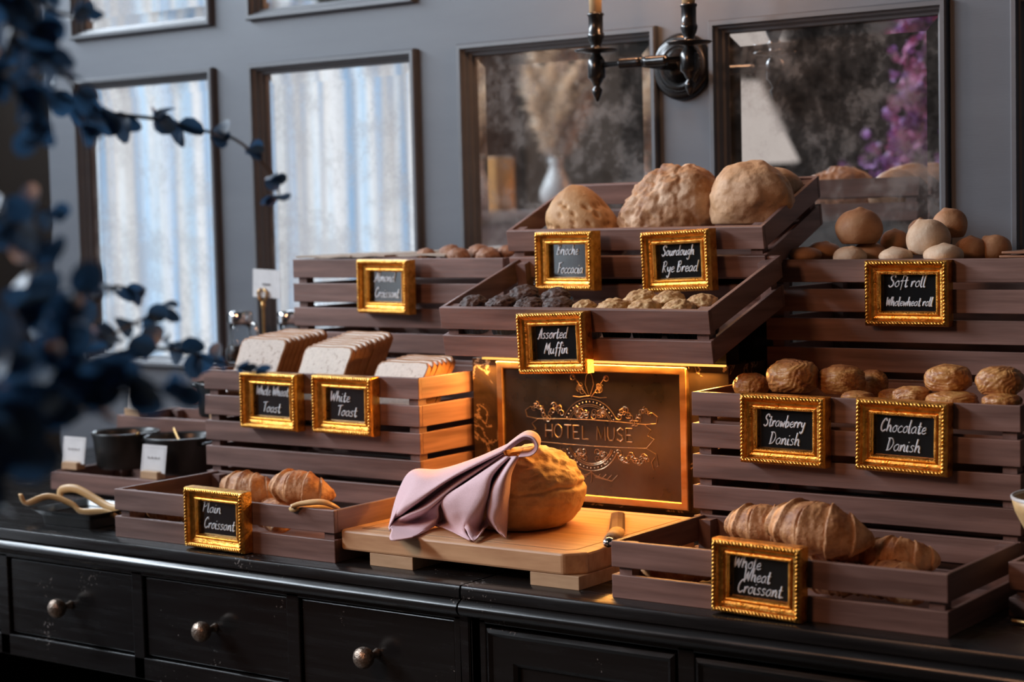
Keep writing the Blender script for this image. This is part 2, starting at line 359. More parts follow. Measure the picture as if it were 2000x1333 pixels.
struct(MB().box(-5.2,-5.15,-1.66,-.8,.15,2.55).build('trim_2', noisy('beige wall panel', (.34,.29,.24), (.42,.36,.3), (3,3,3), .7)))
# ------------------------------------------------------------------ wall mirrors
MP = [(0,-.002),(0,.013),(.003,.016),(.011,.016),(.013,.006),(.017,.004),(.02,-.008),(.025,-.010),(.027,-.024),(.03,-.024)]
def mirror(x0, x1, z0, z1, label):
    W, H = x1-x0, z1-z0
    t = thing('wall_mirror', label, 'mirror', ((x0+x1)/2, YW, (z0+z1)/2), group='mirrors set into the wall panelling')
    MB().sweep(W, H, MP).build('moulding', TRIMP, t)
    g = MB(); a, b = W/2-.027, H/2-.027; bv = .026
    q = lambda i, y: [(-a+i,y,-b+i),(a-i,y,-b+i),(a-i,y,b-i),(-a+i,y,b-i)]
    o, n = q(0,.0204), q(bv,.0217)
    g.add(n, [(0,1,2,3)])
    for k in range(4): g.add([o[k], o[(k+1)%4], n[(k+1)%4], n[k]], [(0,1,2,3)])
    me = g.mesh('mirror_glass', MIRR, merge=False); ob = bpy.data.objects.new('mirror_glass', me); COL.objects.link(ob); ob.parent = t
    if ob.data.polygons[0].normal.y > 0: me.flip_normals()
LBL = ['tall antique mirror furthest left in the grey wall, behind the blurred leaves', 'tall antique mirror full of curtain folds, behind the crate of parchment', 'antique mirror reflecting a vase of pampas grass, left of the sconce', 'antique mirror reflecting purple flowers, right of the sconce', 'wall mirror cut off by the right edge of the picture']
for (x0, x1), l in zip(OX, LBL): mirror(x0, x1, *ZL, l)
for (x0, x1), l in zip(OX[:2], ['upper mirror with only its bright lower edge in view, top left', 'upper mirror second from the left, only its lower moulding in view']): mirror(x0, x1, *ZU, l)
# ------------------------------------------------------------------ sideboards
YF = 2.2335
def sideboard(label, x0, x1, cells, kind):
    t = thing('sideboard', label, 'sideboard', ((x0+x1)/2, 2.7, 0)); cx = (x0+x1)/2
    def pt(m, n, par=t, **k): return m.build(n, LACQ, par, (-cx, -2.7, 0) if par is t else (0,0,0), **k)
    prof = [(YF+.02,.852),(YF-.004,.853),(YF-.009,.858),(YF-.0105,.864),(YF-.008,.871),(YF-.002,.8755),(YF+.003,.878),(YF-.001,.880),(YF-.001,.893),(YF+.001,.898),(YF+.005,.9),(3.188,.9),(3.188,.852)]
    n = len(prof); m = MB(); m.add([(x0,y,z) for y,z in prof]+[(x1,y,z) for y,z in prof], [tuple(range(n)), tuple(range(n,2*n))[::-1]]+[(k,(k+1)%n,n+(k+1)%n,n+k) for k in range(n)])
    pt(m, 'top', auto=True)
    c = MB(); yb = YF+.022
    c.box(x0, x1, yb+.02, 3.18, .645, .657) if kind == 'drawer' else None
    c.box(x0, x0+.02, yb, 3.18, 0, .852); c.box(x1-.02, x1, yb, 3.18, 0, .852); c.box(x0, x1, 3.15, 3.18, 0, .852); c.box(x0, x1, yb+.02, 3.18, .08, .1)
    c.box(x0, x1, yb, yb+.025, .838, .852)
    if kind == 'drawer': c.box(x0, x1, yb, yb+.025, .645, .686)
    for s in cells: c.box(s-.0145, s+.0145, yb, yb+.025, 0 if s in (cells[0], cells[-1]) else .645 if kind == 'drawer' else 0, .845)
    c.box(x0, x1, yb, yb+.025, 0, .1)
    pt(c, 'carcass', bevel=.002)
    for a, b in zip(cells, cells[1:]):
        if kind == 'drawer':
            d = MB().box(a+.0175, b-.0175, yb+.006, yb+.35, .690, .835)
            o = d.build('drawer', LACQ, t, (-cx,-2.7,0), bevel=.002)
            k = MB().lathe([(.0,.0),(.009,0),(.007,.004),(.0055,.012),(.006,.018),(.012,.021),(.0165,.027),(.0185,.034),(.0175,.041),(.013,.0465),(.006,.0495),(.0,.05)], 24, ((a+b)/2, yb+.006, .761), 'y', cap=False)
            k.build('knob', KNOBM, o, smooth=True)
        else:
            d = MB(); d.box(a+.0175, b-.0175, yb+.008, yb+.03, .11, .832)
            d.sweep(b-a-.035, .722, [(0,-.008),(0,.002),(.006,.006),(.012,.002),(.05,.002),(.056,-.002),(.058,-.008)], 0, (a+b)/2, .471)
            for k in range(len(d.v)-28, len(d.v)): d.v[k] = d.v[k]+Vector((0, yb, 0))
            d.build('door', LACQ, t, (-cx,-2.7,0))
    return t
sideboard('worn black lacquered sideboard with small drawers and round bronze knobs', -3.66, -1.737, [-3.645,-3.26,-2.88,-2.5,-2.115,-1.752], 'drawer')
sideboard('worn black lacquered sideboard with panelled doors, at the right of the drawers', -1.733, .25, [-1.718,-1.34,-.96,-.58,-.2,.235], 'door')
# ------------------------------------------------------------------ slatted crates
def crate(label, x0, x1, y0, depth, ztop, H, ts=0, tf=0, pitch=.0508, sh=.0392, base=True, name='wooden_crate'):
    W = x1-x0; c_, s_ = math.cos, math.sin
    D = Vector((0, c_(ts), s_(ts))); U = Vector((0, -s_(tf), c_(tf))); X = Vector((1,0,0))
    top = Vector((x0, y0, ztop)); O = top - U*H
    t = thing(name, label, 'crate', O + X*W/2 + D*depth/2, group='stained slatted wooden crates'); B = O - t.location
    def bx(m, a0,a1,b0,b1,c0,c1):
        m.hexa([B+X*a+D*b+U*c for a,b,c in ((a0,b0,c0),(a1,b0,c0),(a1,b1,c0),(a0,b1,c0),(a0,b0,c1),(a1,b0,c1),(a1,b1,c1),(a0,b1,c1))]); return m
    th = .0085; ks = []; k = 0
    while H-k*pitch > .012: ks.append((max(0, H-k*pitch-sh), H-k*pitch)); k += 1
    j = lambda: random.uniform(-.0006,.0006)
    fr, bk, l, r = MB(), MB(), MB(), MB()
    for a, b in ks:
        bx(fr, 0, W, 0+j(), th, a, b); bx(bk, 0, W, depth-th, depth, a, b)
        bx(l, .0005+j(), th, th, depth-th, a, b); bx(r, W-th, W-.0005+j(), th, depth-th, a, b)
    fr.build('front_slats', WOODX, t, bevel=.0012); bk.build('back_slats', WOODX, t, bevel=.0012)
    l.build('side_slats', WOODY, t, bevel=.0012); r.build('side_slats', WOODY, t, bevel=.0012)
    for a in (th, W-th-.022):
        for b in (th, depth-th-.022): bx(MB(), a, a+.022, b, b+.022, 0, H-.004).build('corner_post', WOODZ, t)
    if base: bx(MB(), th, W-th, th, depth-th, .004, .012).build('base_board', WOODX, t)
    return t, O, D, U
crate('low slatted crate of plain croissants at the left front of the counter', -2.573, -2.031, 2.275, .272, .9895, .0895)
crate('low slatted crate of whole wheat croissants at the right front of the counter', -1.478, -.9455, 2.275, .275, .9865, .0865)
crate('tall slatted crate holding the rows of sliced toast', -2.632, -2.081, 2.572, .27, 1.1855, .2855)
crate('tall slatted crate holding the glazed danish pastries', -1.503, -.952, 2.562, .272, 1.1835, .2835)
crate('tall slatted crate lined with parchment and small brown buns, before the second mirror', -2.648, -2.095, 2.86, .27, 1.395, .495)
crate('tall slatted crate heaped with soft rolls, rearmost at the right', -1.52, -.967, 2.855, .275, 1.3885, .4885)
TS1, TS2, TF = math.radians(18), math.radians(22), math.radians(9)
MUF = crate('forward-tilted slatted crate of muffins above the engraved plaque', -2.012, -1.4615, 2.55, .265, 1.3165, .0885, TS1, TF)
BRI = crate('forward-tilted slatted crate of large loaves, topmost of the display', -2.028, -1.485, 2.78, .235, 1.4475, .089, TS2, TF)
crate('low crate with two black pots on it, left of the croissants', -3.125, -2.645, 2.585, .205, .9475, .0475)
crate('small crate behind the two black pots, with a third pot on it', -3.15, -2.66, 2.80, .19, 1.0465, .1465)
crate('slatted crate under the glass syrup jugs, left of the toast', -3.11, -2.66, 3.0, .17, 1.145, .245)
crate('dark crate cut off at the right edge, under the wooden bowl', -.925, -.50, 2.44, .24, .978, .078)
# ------------------------------------------------------------------ stone pedestal with the engraved plaque and its light strip
PX0, PX1, PY = -2.071, -1.523, 2.722
t = thing('plaque_stand', 'dark marble stand with a brass-framed engraved plaque, lit from above', 'stand', (0,0,0))
MB().box(PX0, PX1, PY, 3.12, .951, 1.212).build('marble_body', MARB, t, bevel=.001)
MB().box(PX0+.01, PX1-.01, PY+.02, 3.1, .9, .951).build('plinth', IRON, t)
# sloped rests that carry the two tilted crates
d1, u1 = MUF[2], MUF[3]
def wedge(ya, yb, CR, x0, x1):
    O, D = CR[1], CR[2]; za = O.z+(ya-O.y)*D.z/D.y-.0005; zb = O.z+(yb-O.y)*D.z/D.y-.0005
    return MB().hexa([(x0,ya,1.212),(x1,ya,1.212),(x1,yb,1.212),(x0,yb,1.212),(x0,ya,za),(x1,ya,za),(x1,yb,zb),(x0,yb,zb)])
wedge(2.745, 2.79, MUF, -1.99, -1.54).build('sloped_rest', IRON, t)
wedge(2.835, 2.985, BRI, -1.99, -1.535).build('sloped_rest', IRON, t)
fx0, fx1, fz0, fz1 = -2.008, -1.601, .957, 1.2085
MB().sweep(fx1-fx0, fz1-fz0, [(0,0),(0,.009),(.0015,.0105),(.0125,.0105),(.014,.0085),(.014,.002)]).build('plaque_frame', BRASS, t, ((fx0+fx1)/2, PY-.0005, (fz0+fz1)/2))
pw, ph = fx1-fx0-.027, fz1-fz0-.027
plate = MB().box(-pw/2, pw/2, -.004, 0, -ph/2, ph/2).build('plaque', BRONZE, t, ((fx0+fx1)/2, PY-.0008, (fz0+fz1)/2))
eng = MB(); EY = -.0048
def line(pts, r=.0007, n=5): eng.tube([(x, EY, z) for x, z in pts], r, n)
def arc(cx, cz, r, a0, a1, k=24, w=.0007): line([(cx+r*math.cos(math.radians(a0+(a1-a0)*i/k)), cz+r*math.sin(math.radians(a0+(a1-a0)*i/k))) for i in range(k+1)], w)
def curl(cx, cz, r, a0, turns, s=1, w=.0006):
    line([(cx+r*(1-.75*i/16)*math.cos(a0+s*turns*6.283*i/16), cz+r*(1-.75*i/16)*math.sin(a0+s*turns*6.283*i/16)) for i in range(17)], w)
for r in (.062, .052, .049): arc(0, 0, r, 26, 154); arc(0, -.006, r, 205, 335)
for k in range(17):
    a = math.radians(28+k*7.75); eng.ball((.057*math.cos(a), EY, .057*math.sin(a)), .0013, 6, 4)
    a = math.radians(207+k*7.9); eng.ball((.057*math.cos(a), EY, -.006+.057*math.sin(a)), .0013, 6, 4)
line([(-.115,.021),(-.06,.0235),(0,.0245),(.06,.0235),(.118,.021)]); line([(-.115,-.021),(-.06,-.0225),(0,-.023),(.06,-.0225),(.118,-.021)])
for s in (1,-1):
    line([(s*.115,.021),(s*.128,.012),(s*.12,.002),(s*.134,-.004),(s*.118,-.021)]); line([(s*.118,-.021),(s*.138,-.03),(s*.142,-.05),(s*.132,-.058),(s*.128,-.045),(s*.135,-.036)])
    line([(s*.115,.021),(s*.139,.024),(s*.142,.036),(s*.131,.043),(s*.122,.04),(s*.12,.05)])
    rr = random.Random(3)
    for k in range(17):
        u = k/16; curl(s*(.062+.062*u), .034+.012*math.sin(u*9)+rr.uniform(-.002,.004), .0075-.0025*u, rr.uniform(0,6), 1.1, s)
        curl(s*(.06+.06*u), -.034-.012*abs(math.sin(u*7)), .0075-.002*u, rr.uniform(0,6), 1.1, -s)
    for k in range(9):
        curl(s*(.008+.021*rr.random()), .028+.016*rr.random(), .0065, rr.uniform(0,6), 1.2, s); curl(s*(.006+.028*rr.random()), -.032-.017*rr.random(), .0065, rr.uniform(0,6), 1.2, -s)
    # crossed keys and leaves of the crest on top
    line([(s*.004,.066),(s*.019,.084),(s*.033,.101)]); eng.ball((s*.034,EY,.102), .0022, 6, 4); arc(s*.036, .1, .005, 0, 360, 12)
    for k in range(7): curl(s*(.012+.018*rr.random()), .068+.026*rr.random(), .0058, rr.uniform(0,6), 1.1, s)
    line([(s*.002,.07),(s*.009,.088),(s*.006,.104),(0,.112)]); line([(s*.036,.066),(s*.022,.0645),(0,.068)])
    for k in range(4): line([(s*.003*k, -.07-.003*k), (s*(.014+.01*k), -.078-.002*k), (s*(.02+.012*k), -.073)])
line([(0,-.068),(.002,-.082),(-.001,-.09)])
eng.build('crest', ENGR, plate)
# letters cut in the ribbon: straight roman strokes
ROM = {'H':[[(0,0),(0,1)],[(.7,0),(.7,1)],[(0,.5),(.7,.5)]],'O':[[(.4+.4*math.cos(a*.5236),.5+.5*math.sin(a*.5236)) for a in range(13)]],'T':[[(.35,0),(.35,1)],[(0,1),(.7,1)]],'E':[[(.6,0),(0,0),(0,1),(.6,1)],[(0,.5),(.45,.5)]],'L':[[(0,1),(0,0),(.6,0)]],'M':[[(0,0),(.05,1),(.42,.15),(.8,1),(.85,0)]],'U':[[(0,1),(0,.3),(.15,.03),(.5,.03),(.65,.3),(.65,1)]],'S':[[(.6,.85),(.35,1),(.05,.8),(.15,.58),(.5,.42),(.6,.2),(.35,0),(0,.15)]]}
lt = MB(); x = -.098
for ch in 'HOTEL MUSE':
    if ch == ' ': x += .012; continue
    for st in ROM[ch]: lt.tube([(x+px*.021, -.0046, -.0115+pz*.024) for px, pz in st], .0014, 6)
    x += {'M':.85,'O':.82}.get(ch,.68)*.021+.0052
lt.build('lettering', noisy('cut letters', (.24,.165,.10), (.31,.22,.14), (50,50,50), .38, .8), plate)
MB().box(PX0+.03, PX1-.003, PY-.0095, PY-.0015, 1.2105, 1.2138).build('light_strip', emit('warm led strip', (1,.47,.10), 1.7), t)
lamp('strip_light', 'AREA', (-1.80, PY-.012, 1.2085), 6.2, (1,.43,.09), (math.radians(-38),0,0), .52, .012)
# ------------------------------------------------------------------ gilt sign frames with handwriting
G = {'a':(.95,[[(.75,.85),(.45,1),(.1,.7),(.08,.25),(.35,0),(.65,.3),(.78,.95),(.75,.2),(.95,.05)]]),'b':(.85,[[(.1,2),(.1,.1),(.35,0),(.7,.3),(.6,.8),(.3,.85),(.1,.5)]]),'c':(.8,[[(.7,.8),(.45,1),(.1,.6),(.15,.15),(.45,0),(.8,.2)]]),'d':(1,[[(.7,.8),(.4,.95),(.08,.55),(.2,.05),(.5,.1),(.75,.6),(.82,2),(.76,.15),(.98,.05)]]),'e':(.8,[[(.1,.42),(.65,.6),(.5,.98),(.15,.75),(.12,.25),(.4,0),(.8,.2)]]),'f':(.7,[[(.75,1.75),(.5,2),(.35,1.6),(.33,-.5)],[(.05,1),(.7,1)]]),'g':(.85,[[(.7,.85),(.4,1),(.1,.6),(.3,.1),(.65,.4),(.75,1),(.65,-.6),(.3,-.9),(.1,-.6)]]),'h':(.9,[[(.12,2),(.1,0),(.15,.6),(.45,.95),(.65,.7),(.68,.1),(.9,.05)]]),'i':(.42,[[(.1,.95),(.1,.1),(.4,.05)],[(.13,1.38),(.16,1.5)]]),'l':(.42,[[(.12,2),(.1,.15),(.4,.05)]]),'m':(1.15,[[(.05,.95),(.1,0),(.15,.6),(.35,.95),(.5,.7),(.5,0),(.55,.6),(.8,.95),(.95,.7),(.95,.1),(1.15,.05)]]),'n':(.9,[[(.05,.95),(.1,0),(.2,.65),(.45,.95),(.65,.7),(.65,.1),(.9,.05)]]),'o':(.85,[[(.4,1),(.1,.65),(.12,.2),(.4,0),(.7,.3),(.65,.8),(.4,1),(.85,.9)]]),'r':(.66,[[(.1,.95),(.12,0),(.2,.6),(.4,.92),(.66,.85)]]),'s':(.72,[[(.6,.85),(.35,1),(.12,.78),(.5,.4),(.5,.1),(.2,0),(.05,.15)]]),'t':(.64,[[(.27,1.7),(.25,.15),(.45,0),(.64,.15)],[(0,1.05),(.6,1.08)]]),'u':(.95,[[(.1,.95),(.1,.25),(.35,0),(.65,.3),(.7,.95),(.7,.15),(.95,.05)]]),'w':(1.05,[[(.05,.95),(.2,0),(.45,.7),(.65,0),(.95,.95)]]),'y':(.85,[[(.1,.95),(.15,.4),(.4,.2),(.7,.5),(.72,.95),(.6,-.6),(.3,-.9),(.1,-.6)]]),
'A':(1.0,[[(-.05,.1),(.2,.05),(.62,1.9),(.78,0)],[(.15,.75),(.95,.8)]]),'B':(1,[[(.18,1.9),(.12,0)],[(0,1.8),(.6,1.95),(.7,1.4),(.2,1.05),(.75,.8),(.75,.2),(.3,0),(0,.1)]]),'C':(1,[[(.85,1.6),(.6,2),(.15,1.4),(.1,.5),(.45,0),(.95,.3)]]),'D':(1.1,[[(.22,1.9),(.2,0)],[(0,1.85),(.6,1.85),(.95,1.1),(.6,.15),(.05,0)]]),'F':(.9,[[(.22,1.9),(.18,0)],[(0,1.85),(.9,2)],[(.2,1.02),(.68,1.08)]]),'M':(1.2,[[(0,0),(.2,1.9),(.5,.6),(.88,1.95),(1.02,0),(1.2,.05)]]),'P':(.95,[[(.2,1.9),(.15,0)],[(0,1.75),(.5,2),(.85,1.6),(.6,1.05),(.2,.95)]]),'R':(1,[[(.2,1.9),(.15,0)],[(0,1.75),(.5,2),(.85,1.6),(.6,1.05),(.25,.95),(.9,0)]]),'S':(.95,[[(.88,1.55),(.8,1.9),(.45,2),(.15,1.65),(.25,1.25),(.6,.95),(.75,.5),(.55,.08),(.2,0),(-.05,.3)]]),'T':(.9,[[(0,1.85),(1.05,1.98)],[(.52,1.9),(.45,0)]]),'W':(1.3,[[(0,1.9),(.25,0),(.6,1.4),(.82,0),(1.25,1.95)]]),'.':(.25,[[(.05,.03),(.14,.08)]])}
OW, OH = .0985, .0675
def writing(lines, rad=.00158):
    m = MB()
    for txt, u0, u1, v in lines:
        u0, u1, v = .02+.9*u0, .02+.9*u1, v*.92+.055
        adv = sum(.5 if c == ' ' else G[c][0]+.08 for c in txt); s = (u1-u0)*OW/adv; vs = min(max(s*1.15, .0068), .0100); x = 0
        for c in txt:
            if c == ' ': x += .5; continue
            for st in G[c][1]:
                m.tube([(-OW/2+u0*OW+(x+p.x)*s+p.y*vs*.26, -.0074, OH/2-v*OH+p.y*vs) for p in catmull([(a, b, 0) for a, b in st], 3)], rad, 5, flat=.6)
            x += G[c][0]+.08
    return m
FP = [(0,0),(0,.020),(.0015,.0245),(.005,.027),(.0085,.0245),(.010,.0195),(.013,.0165),(.0165,.0155),(.018,.0135),(.0185,.0165),(.0205,.0175),(.0225,.0165),(.0235,.0135),(.0245,.012),(.0245,.006)]
FW_, FH_ = .147, .110
fm = MB().sweep(FW_, FH_, FP).mesh('moulding', GOLD)
bd = MB()
def row(n, a, b, fn):
    for k in range(n): fn(Vector(a).lerp(Vector(b), (k+.5)/n), (Vector(b)-Vector(a)).normalized())
def rope(p, d):
    ax = Vector((d.x*.8+d.z*.6, 0, d.z*.8-d.x*.6)); rot = Vector((1,0,0)).rotation_difference(ax).to_matrix()
    bd.ball(p, (.0050,.0030,.0023), 6, 4, rot=rot)
def bead(p, d): bd.ball(p, .00125, 5, 3)
a, b = FW_/2-.005, FH_/2-.005
for p, q, n in (((-a,-.0258,-b),(a,-.0258,-b),24),((a,-.0258,-b),(a,-.0258,b),17),((a,-.0258,b),(-a,-.0258,b),24),((-a,-.0258,b),(-a,-.0258,-b),17)): row(n, p, q, rope)
a, b = FW_/2-.0222, FH_/2-.0222
for p, q, n in (((-a,-.0168,-b),(a,-.0168,-b),38),((a,-.0168,-b),(a,-.0168,b),25),((a,-.0168,b),(-a,-.0168,b),38),((-a,-.0168,b),(-a,-.0168,-b),25)): row(n, p, q, bead)
a, b = FW_/2-.0115, FH_/2-.0115
bm_ = bd.mesh('beading', GOLD, smooth=True, merge=False)
pm = MB().box(-OW/2-.002, OW/2+.002, -.0065, -.002, -OH/2-.002, OH/2+.002).mesh('panel', CHALKB)
bk = MB().box(-FW_/2+.004, FW_/2-.004, -.002, .0, -FH_/2+.004, FH_/2-.004).mesh('backing', GOLDD)
def sign(label, x, yb, z, lines, rx=0, roll=0, rz=0, sc=1):
    t = thing('sign_frame', label, 'sign', (x, yb, z), (rx, math.radians(roll), rz), 'gilt-framed handwritten food signs')
    for n, me in (('moulding', fm), ('beading', bm_), ('panel', pm), ('backing', bk)):
        o = bpy.data.objects.new(n, me); COL.objects.link(o); o.parent = t
    writing(lines).build('lettering', CHALKW, t, smooth=True)
    t.scale = (sc, sc, sc); return t
sign('gilt frame reading Soft roll and Wholewheat roll, on the soft roll crate', -1.247, 2.8535, 1.332, [('Soft roll',.12,.86,.32),('Wholewheat roll',.06,.99,.83)], rz=.01)
sign('gilt frame reading Strawberry Danish, on the left of the danish crate', -1.327, 2.5605, 1.131, [('Strawberry',.09,.9,.42),('Danish',.19,.8,.87)], roll=.6)
sign('gilt frame reading Chocolate Danish, on the right of the danish crate', -1.128, 2.5605, 1.131, [('Chocolate',.08,.92,.40),('Danish',.19,.82,.86)], roll=1.2)
sign('gilt frame reading Whole Wheat Croissant, standing on the counter at the right', -1.222, 2.2735, .9555, [('Whole',.03,.55,.28),('Wheat',.22,.72,.58),('Croissant.',.1,.97,.88)], roll=1.4, sc=.965)
sign('gilt frame reading Assorted Muffin, hanging from the muffin crate', -1.755, 2.549, 1.2598, [('Assorted',.1,.82,.36),('Muffin',.24,.82,.8)], sc=.95, roll=-2.3)
sign('gilt frame reading Brioche and Foccacia, under the focaccia bread', -1.870, 2.767, 1.3919, [('Brioche',.17,.8,.30),('Foccacia',.18,.92,.86)], sc=.98, roll=-.2, rz=-0.17)
sign('gilt frame reading Sourdough and Rye Bread, under the big sourdough loaf', -1.6412, 2.775, 1.3903, [('Sourdough',.1,.88,.32),('Rye Bread',.08,.95,.80)], sc=.98, roll=-2.2, rz=-0.05)
sign('gilt frame reading Almond Croissant, on the crate of parchment at the back', -2.372, 2.8495, 1.339, [('Almond',.1,.78,.32),('Croissant',.1,.9,.84)], roll=.5, rz=-0.12)
sign('gilt frame reading Whole Wheat Toast, left of two on the toast crate', -2.435, 2.5705, 1.131, [('Whole Wheat',.02,.98,.32),('Toast',.2,.74,.85)], roll=.8)
sign('gilt frame reading White Toast, right of two on the toast crate', -2.247, 2.5705, 1.131, [('White',.06,.62,.40),('Toast',.24,.8,.83)], roll=.6)
sign('gilt frame reading Plain Croissant, standing on the counter at the left', -2.292, 2.2735, .9565, [('Plain',.05,.58,.33),('Croissant',.08,.95,.80)], roll=.7, sc=.975)
# ------------------------------------------------------------------ baked goods
def ppm(p): return FPX/((Vector(p)-CAM).dot(FW))
def ico(lvl):
    bm = bmesh.new(); bmesh.ops.create_icosphere(bm, subdivisions=lvl, radius=1); 
    v = [x.co.copy() for x in bm.verts]; f = [[q.index for q in x.verts] for x in bm.faces]; bm.free(); return v, f
ICO = {k: ico(k) for k in (3,4,5,6)}
def gs(x, s): return math.exp(-(x/s)**2)
def blob(r, seed, amp=.06, sc=1.4, lvl=5, rough=0, rs=5, flat=.55, sq=1.0, fn=None):
    v, f = ICO[lvl]; out = []; off = Vector((seed*7.31, seed*3.17, seed*1.93))
    for n in v:
        d = 1+amp*noise.noise(n*sc+off)
        if rough: d += rough*(noise.turbulence(n*rs+off, 4, False)-.4)
        q = n
        if sq != 1: q = Vector([math.copysign(abs(c)**sq, c) for c in n])
        p = Vector((q.x*r[0], q.y*r[1], q.z*r[2]))*d
        if fn: p = fn(n, p)
        if p.z < -flat*r[2]: p.z = -flat*r[2] + (p.z+flat*r[2])*.12
        out.append(p)
    return MB().add(out, f)
def bun(name, label, cat, mat, px, py, y, w, h, seed, dy=None, rot=(0,0,0), group=None, **k):
    c = at(px, py, y); s = ppm(c); r = (w/2/s, (dy or w*.95)/2/s, h/2/s)
    o = blob(r, seed, **k).build(name, mat, None, c, rot, smooth=True); return tag(o, label, cat, group)
# large loaves on the top crate
rr = random.Random(5); DIM = [Vector((rr.uniform(-1,1), rr.uniform(-1,.4), rr.uniform(-.4,1))).normalized() for _ in range(70)]
def foc(n, p):
    k = sum(gs((n-d).length, .07) for d in DIM); p = p*(1-.075*min(k,1.2)); p.x += .30*max(0, .06-p.z)*.5 + .012; 
    if p.x > 0: p.z -= p.x*.32
    return p
bun('focaccia', 'dimpled golden focaccia bread, leftmost of the loaves on top', 'bread', B_FOC, 1124, 430, 2.87, 168, 138, 1, dy=120, lvl=6, amp=.1, sc=1.1, flat=.5, fn=foc)
def sour(n, p):
    p.x += p.z*.34; k = noise.turbulence(n*3.1+Vector((4,1,9)), 4, False)
    m = max(0, min(1, .5-n.x*.7)); p = p*(1+.14*m*(k-.45)); 
    for c in (-.25, .2, .55): p = p*(1-.045*gs(n.x*.8+n.z*.55-c+.15*noise.noise(n*4), .045))
    return p
bun('sourdough_loaf', 'big craggy sourdough loaf in the middle of the top crate', 'bread', B_SOUR, 1306, 418, 2.892, 218, 200, 2, dy=150, lvl=6, amp=.07, sc=1.3, rough=.03, rs=5, flat=.42, fn=sour)
def ctry(n, p):
    p = p*(1-.20*gs((n-Vector((.62,-.6,-.5)).normalized()).length, .42)); p = p*(1+.05*gs((n-Vector((.45,-.8,-.05)).normalized()).length, .2)); p = p*(1+.05*(noise.turbulence(n*2.2+Vector((3,8,1)), 3, False)-.4))
    p = p*(1+.16*gs((n-Vector((-.72,-.3,-.65)).normalized()).length, .35)); return p
bun('country_loaf', 'smooth round country loaf at the right of the top crate', 'bread', B_CTRY, 1467, 386, 2.878, 174, 144, 3, dy=130, lvl=6, amp=.08, sc=1.2, flat=.7, fn=ctry)
bun('country_loaf', 'country loaf half hidden behind the smooth round one', 'bread', B_CTRY, 1512, 385, 2.955, 128, 118, 4, dy=100, amp=.06)
# soft rolls
def pinch(a):
    d = Vector(a).normalized()
    return lambda n, p: p*(1+.13*gs((n-d).length, .2)-.05*gs((n-d).length, .45))
for label, m, px, py, y, w, h, sd, pn in (
    ('large dark tan roll with a pinched top, propped high at the left of the heap', B_ROLLT, 1678, 447, 2.93, 94, 80, 11, (.1,-.1,1)),
    ('pale tan pear-shaped roll in the middle of the soft roll heap', B_ROLLW, 1813, 468, 2.92, 86, 82, 12, (-.35,-.2,.9)),
    ('tan roll with a folded tip, highest of the soft rolls at the right', B_ROLLT, 1855, 440, 2.985, 70, 66, 13, (-.3,0,1)),
    ('small crusty roll at the far left of the soft roll heap', B_ROLLT, 1572, 499, 2.90, 66, 34, 14, (-.6,-.2,.6)),
    ('brown roll behind the crusty one at the left of the heap', B_ROLLT, 1608, 492, 2.96, 70, 40, 15, (.2,0,1)),
    ('golden roll with a twist just above the left edge of the soft roll sign', B_ROLLW, 1660, 503, 2.885, 66, 44, 16, (.25,-.2,.9)),
    ('brown roll directly beneath the large dark tan roll', B_ROLLT, 1697, 497, 2.95, 70, 50, 17, (0,0,1)),
    ('small off-white roll above the middle of the soft roll sign', B_ROLLW, 1750, 501, 2.885, 66, 36, 18, (-.2,0,1)),
    ('floured white roll above the right edge of the soft roll sign', B_ROLLW, 1843, 499, 2.885, 78, 46, 19, (0,0,1)),
    ('orange-brown roll in the gap behind the pear-shaped roll', B_ROLLT, 1748, 472, 2.99, 56, 48, 20, (0,0,1)),
    ('brown roll low on the right slope of the soft roll heap', B_ROLLT, 1896, 488, 2.965, 64, 54, 21, (0,0,1)),
    ('rightmost brown roll with a torn tip, beside the thin trays', B_ROLLT, 1943, 486, 2.985, 66, 56, 22, (-.5,-.3,.8)),
    ('dark roll at the back against the right-hand mirror', B_ROLLT, 1798, 452, 3.045, 50, 50, 23, (0,0,1))):
    bun('soft_roll', label, 'bread roll', m, px, py, y, w, h, sd, amp=.05, sc=1.3, flat=.72, lvl=5, fn=pinch(pn), group='soft rolls in the rear right crate')
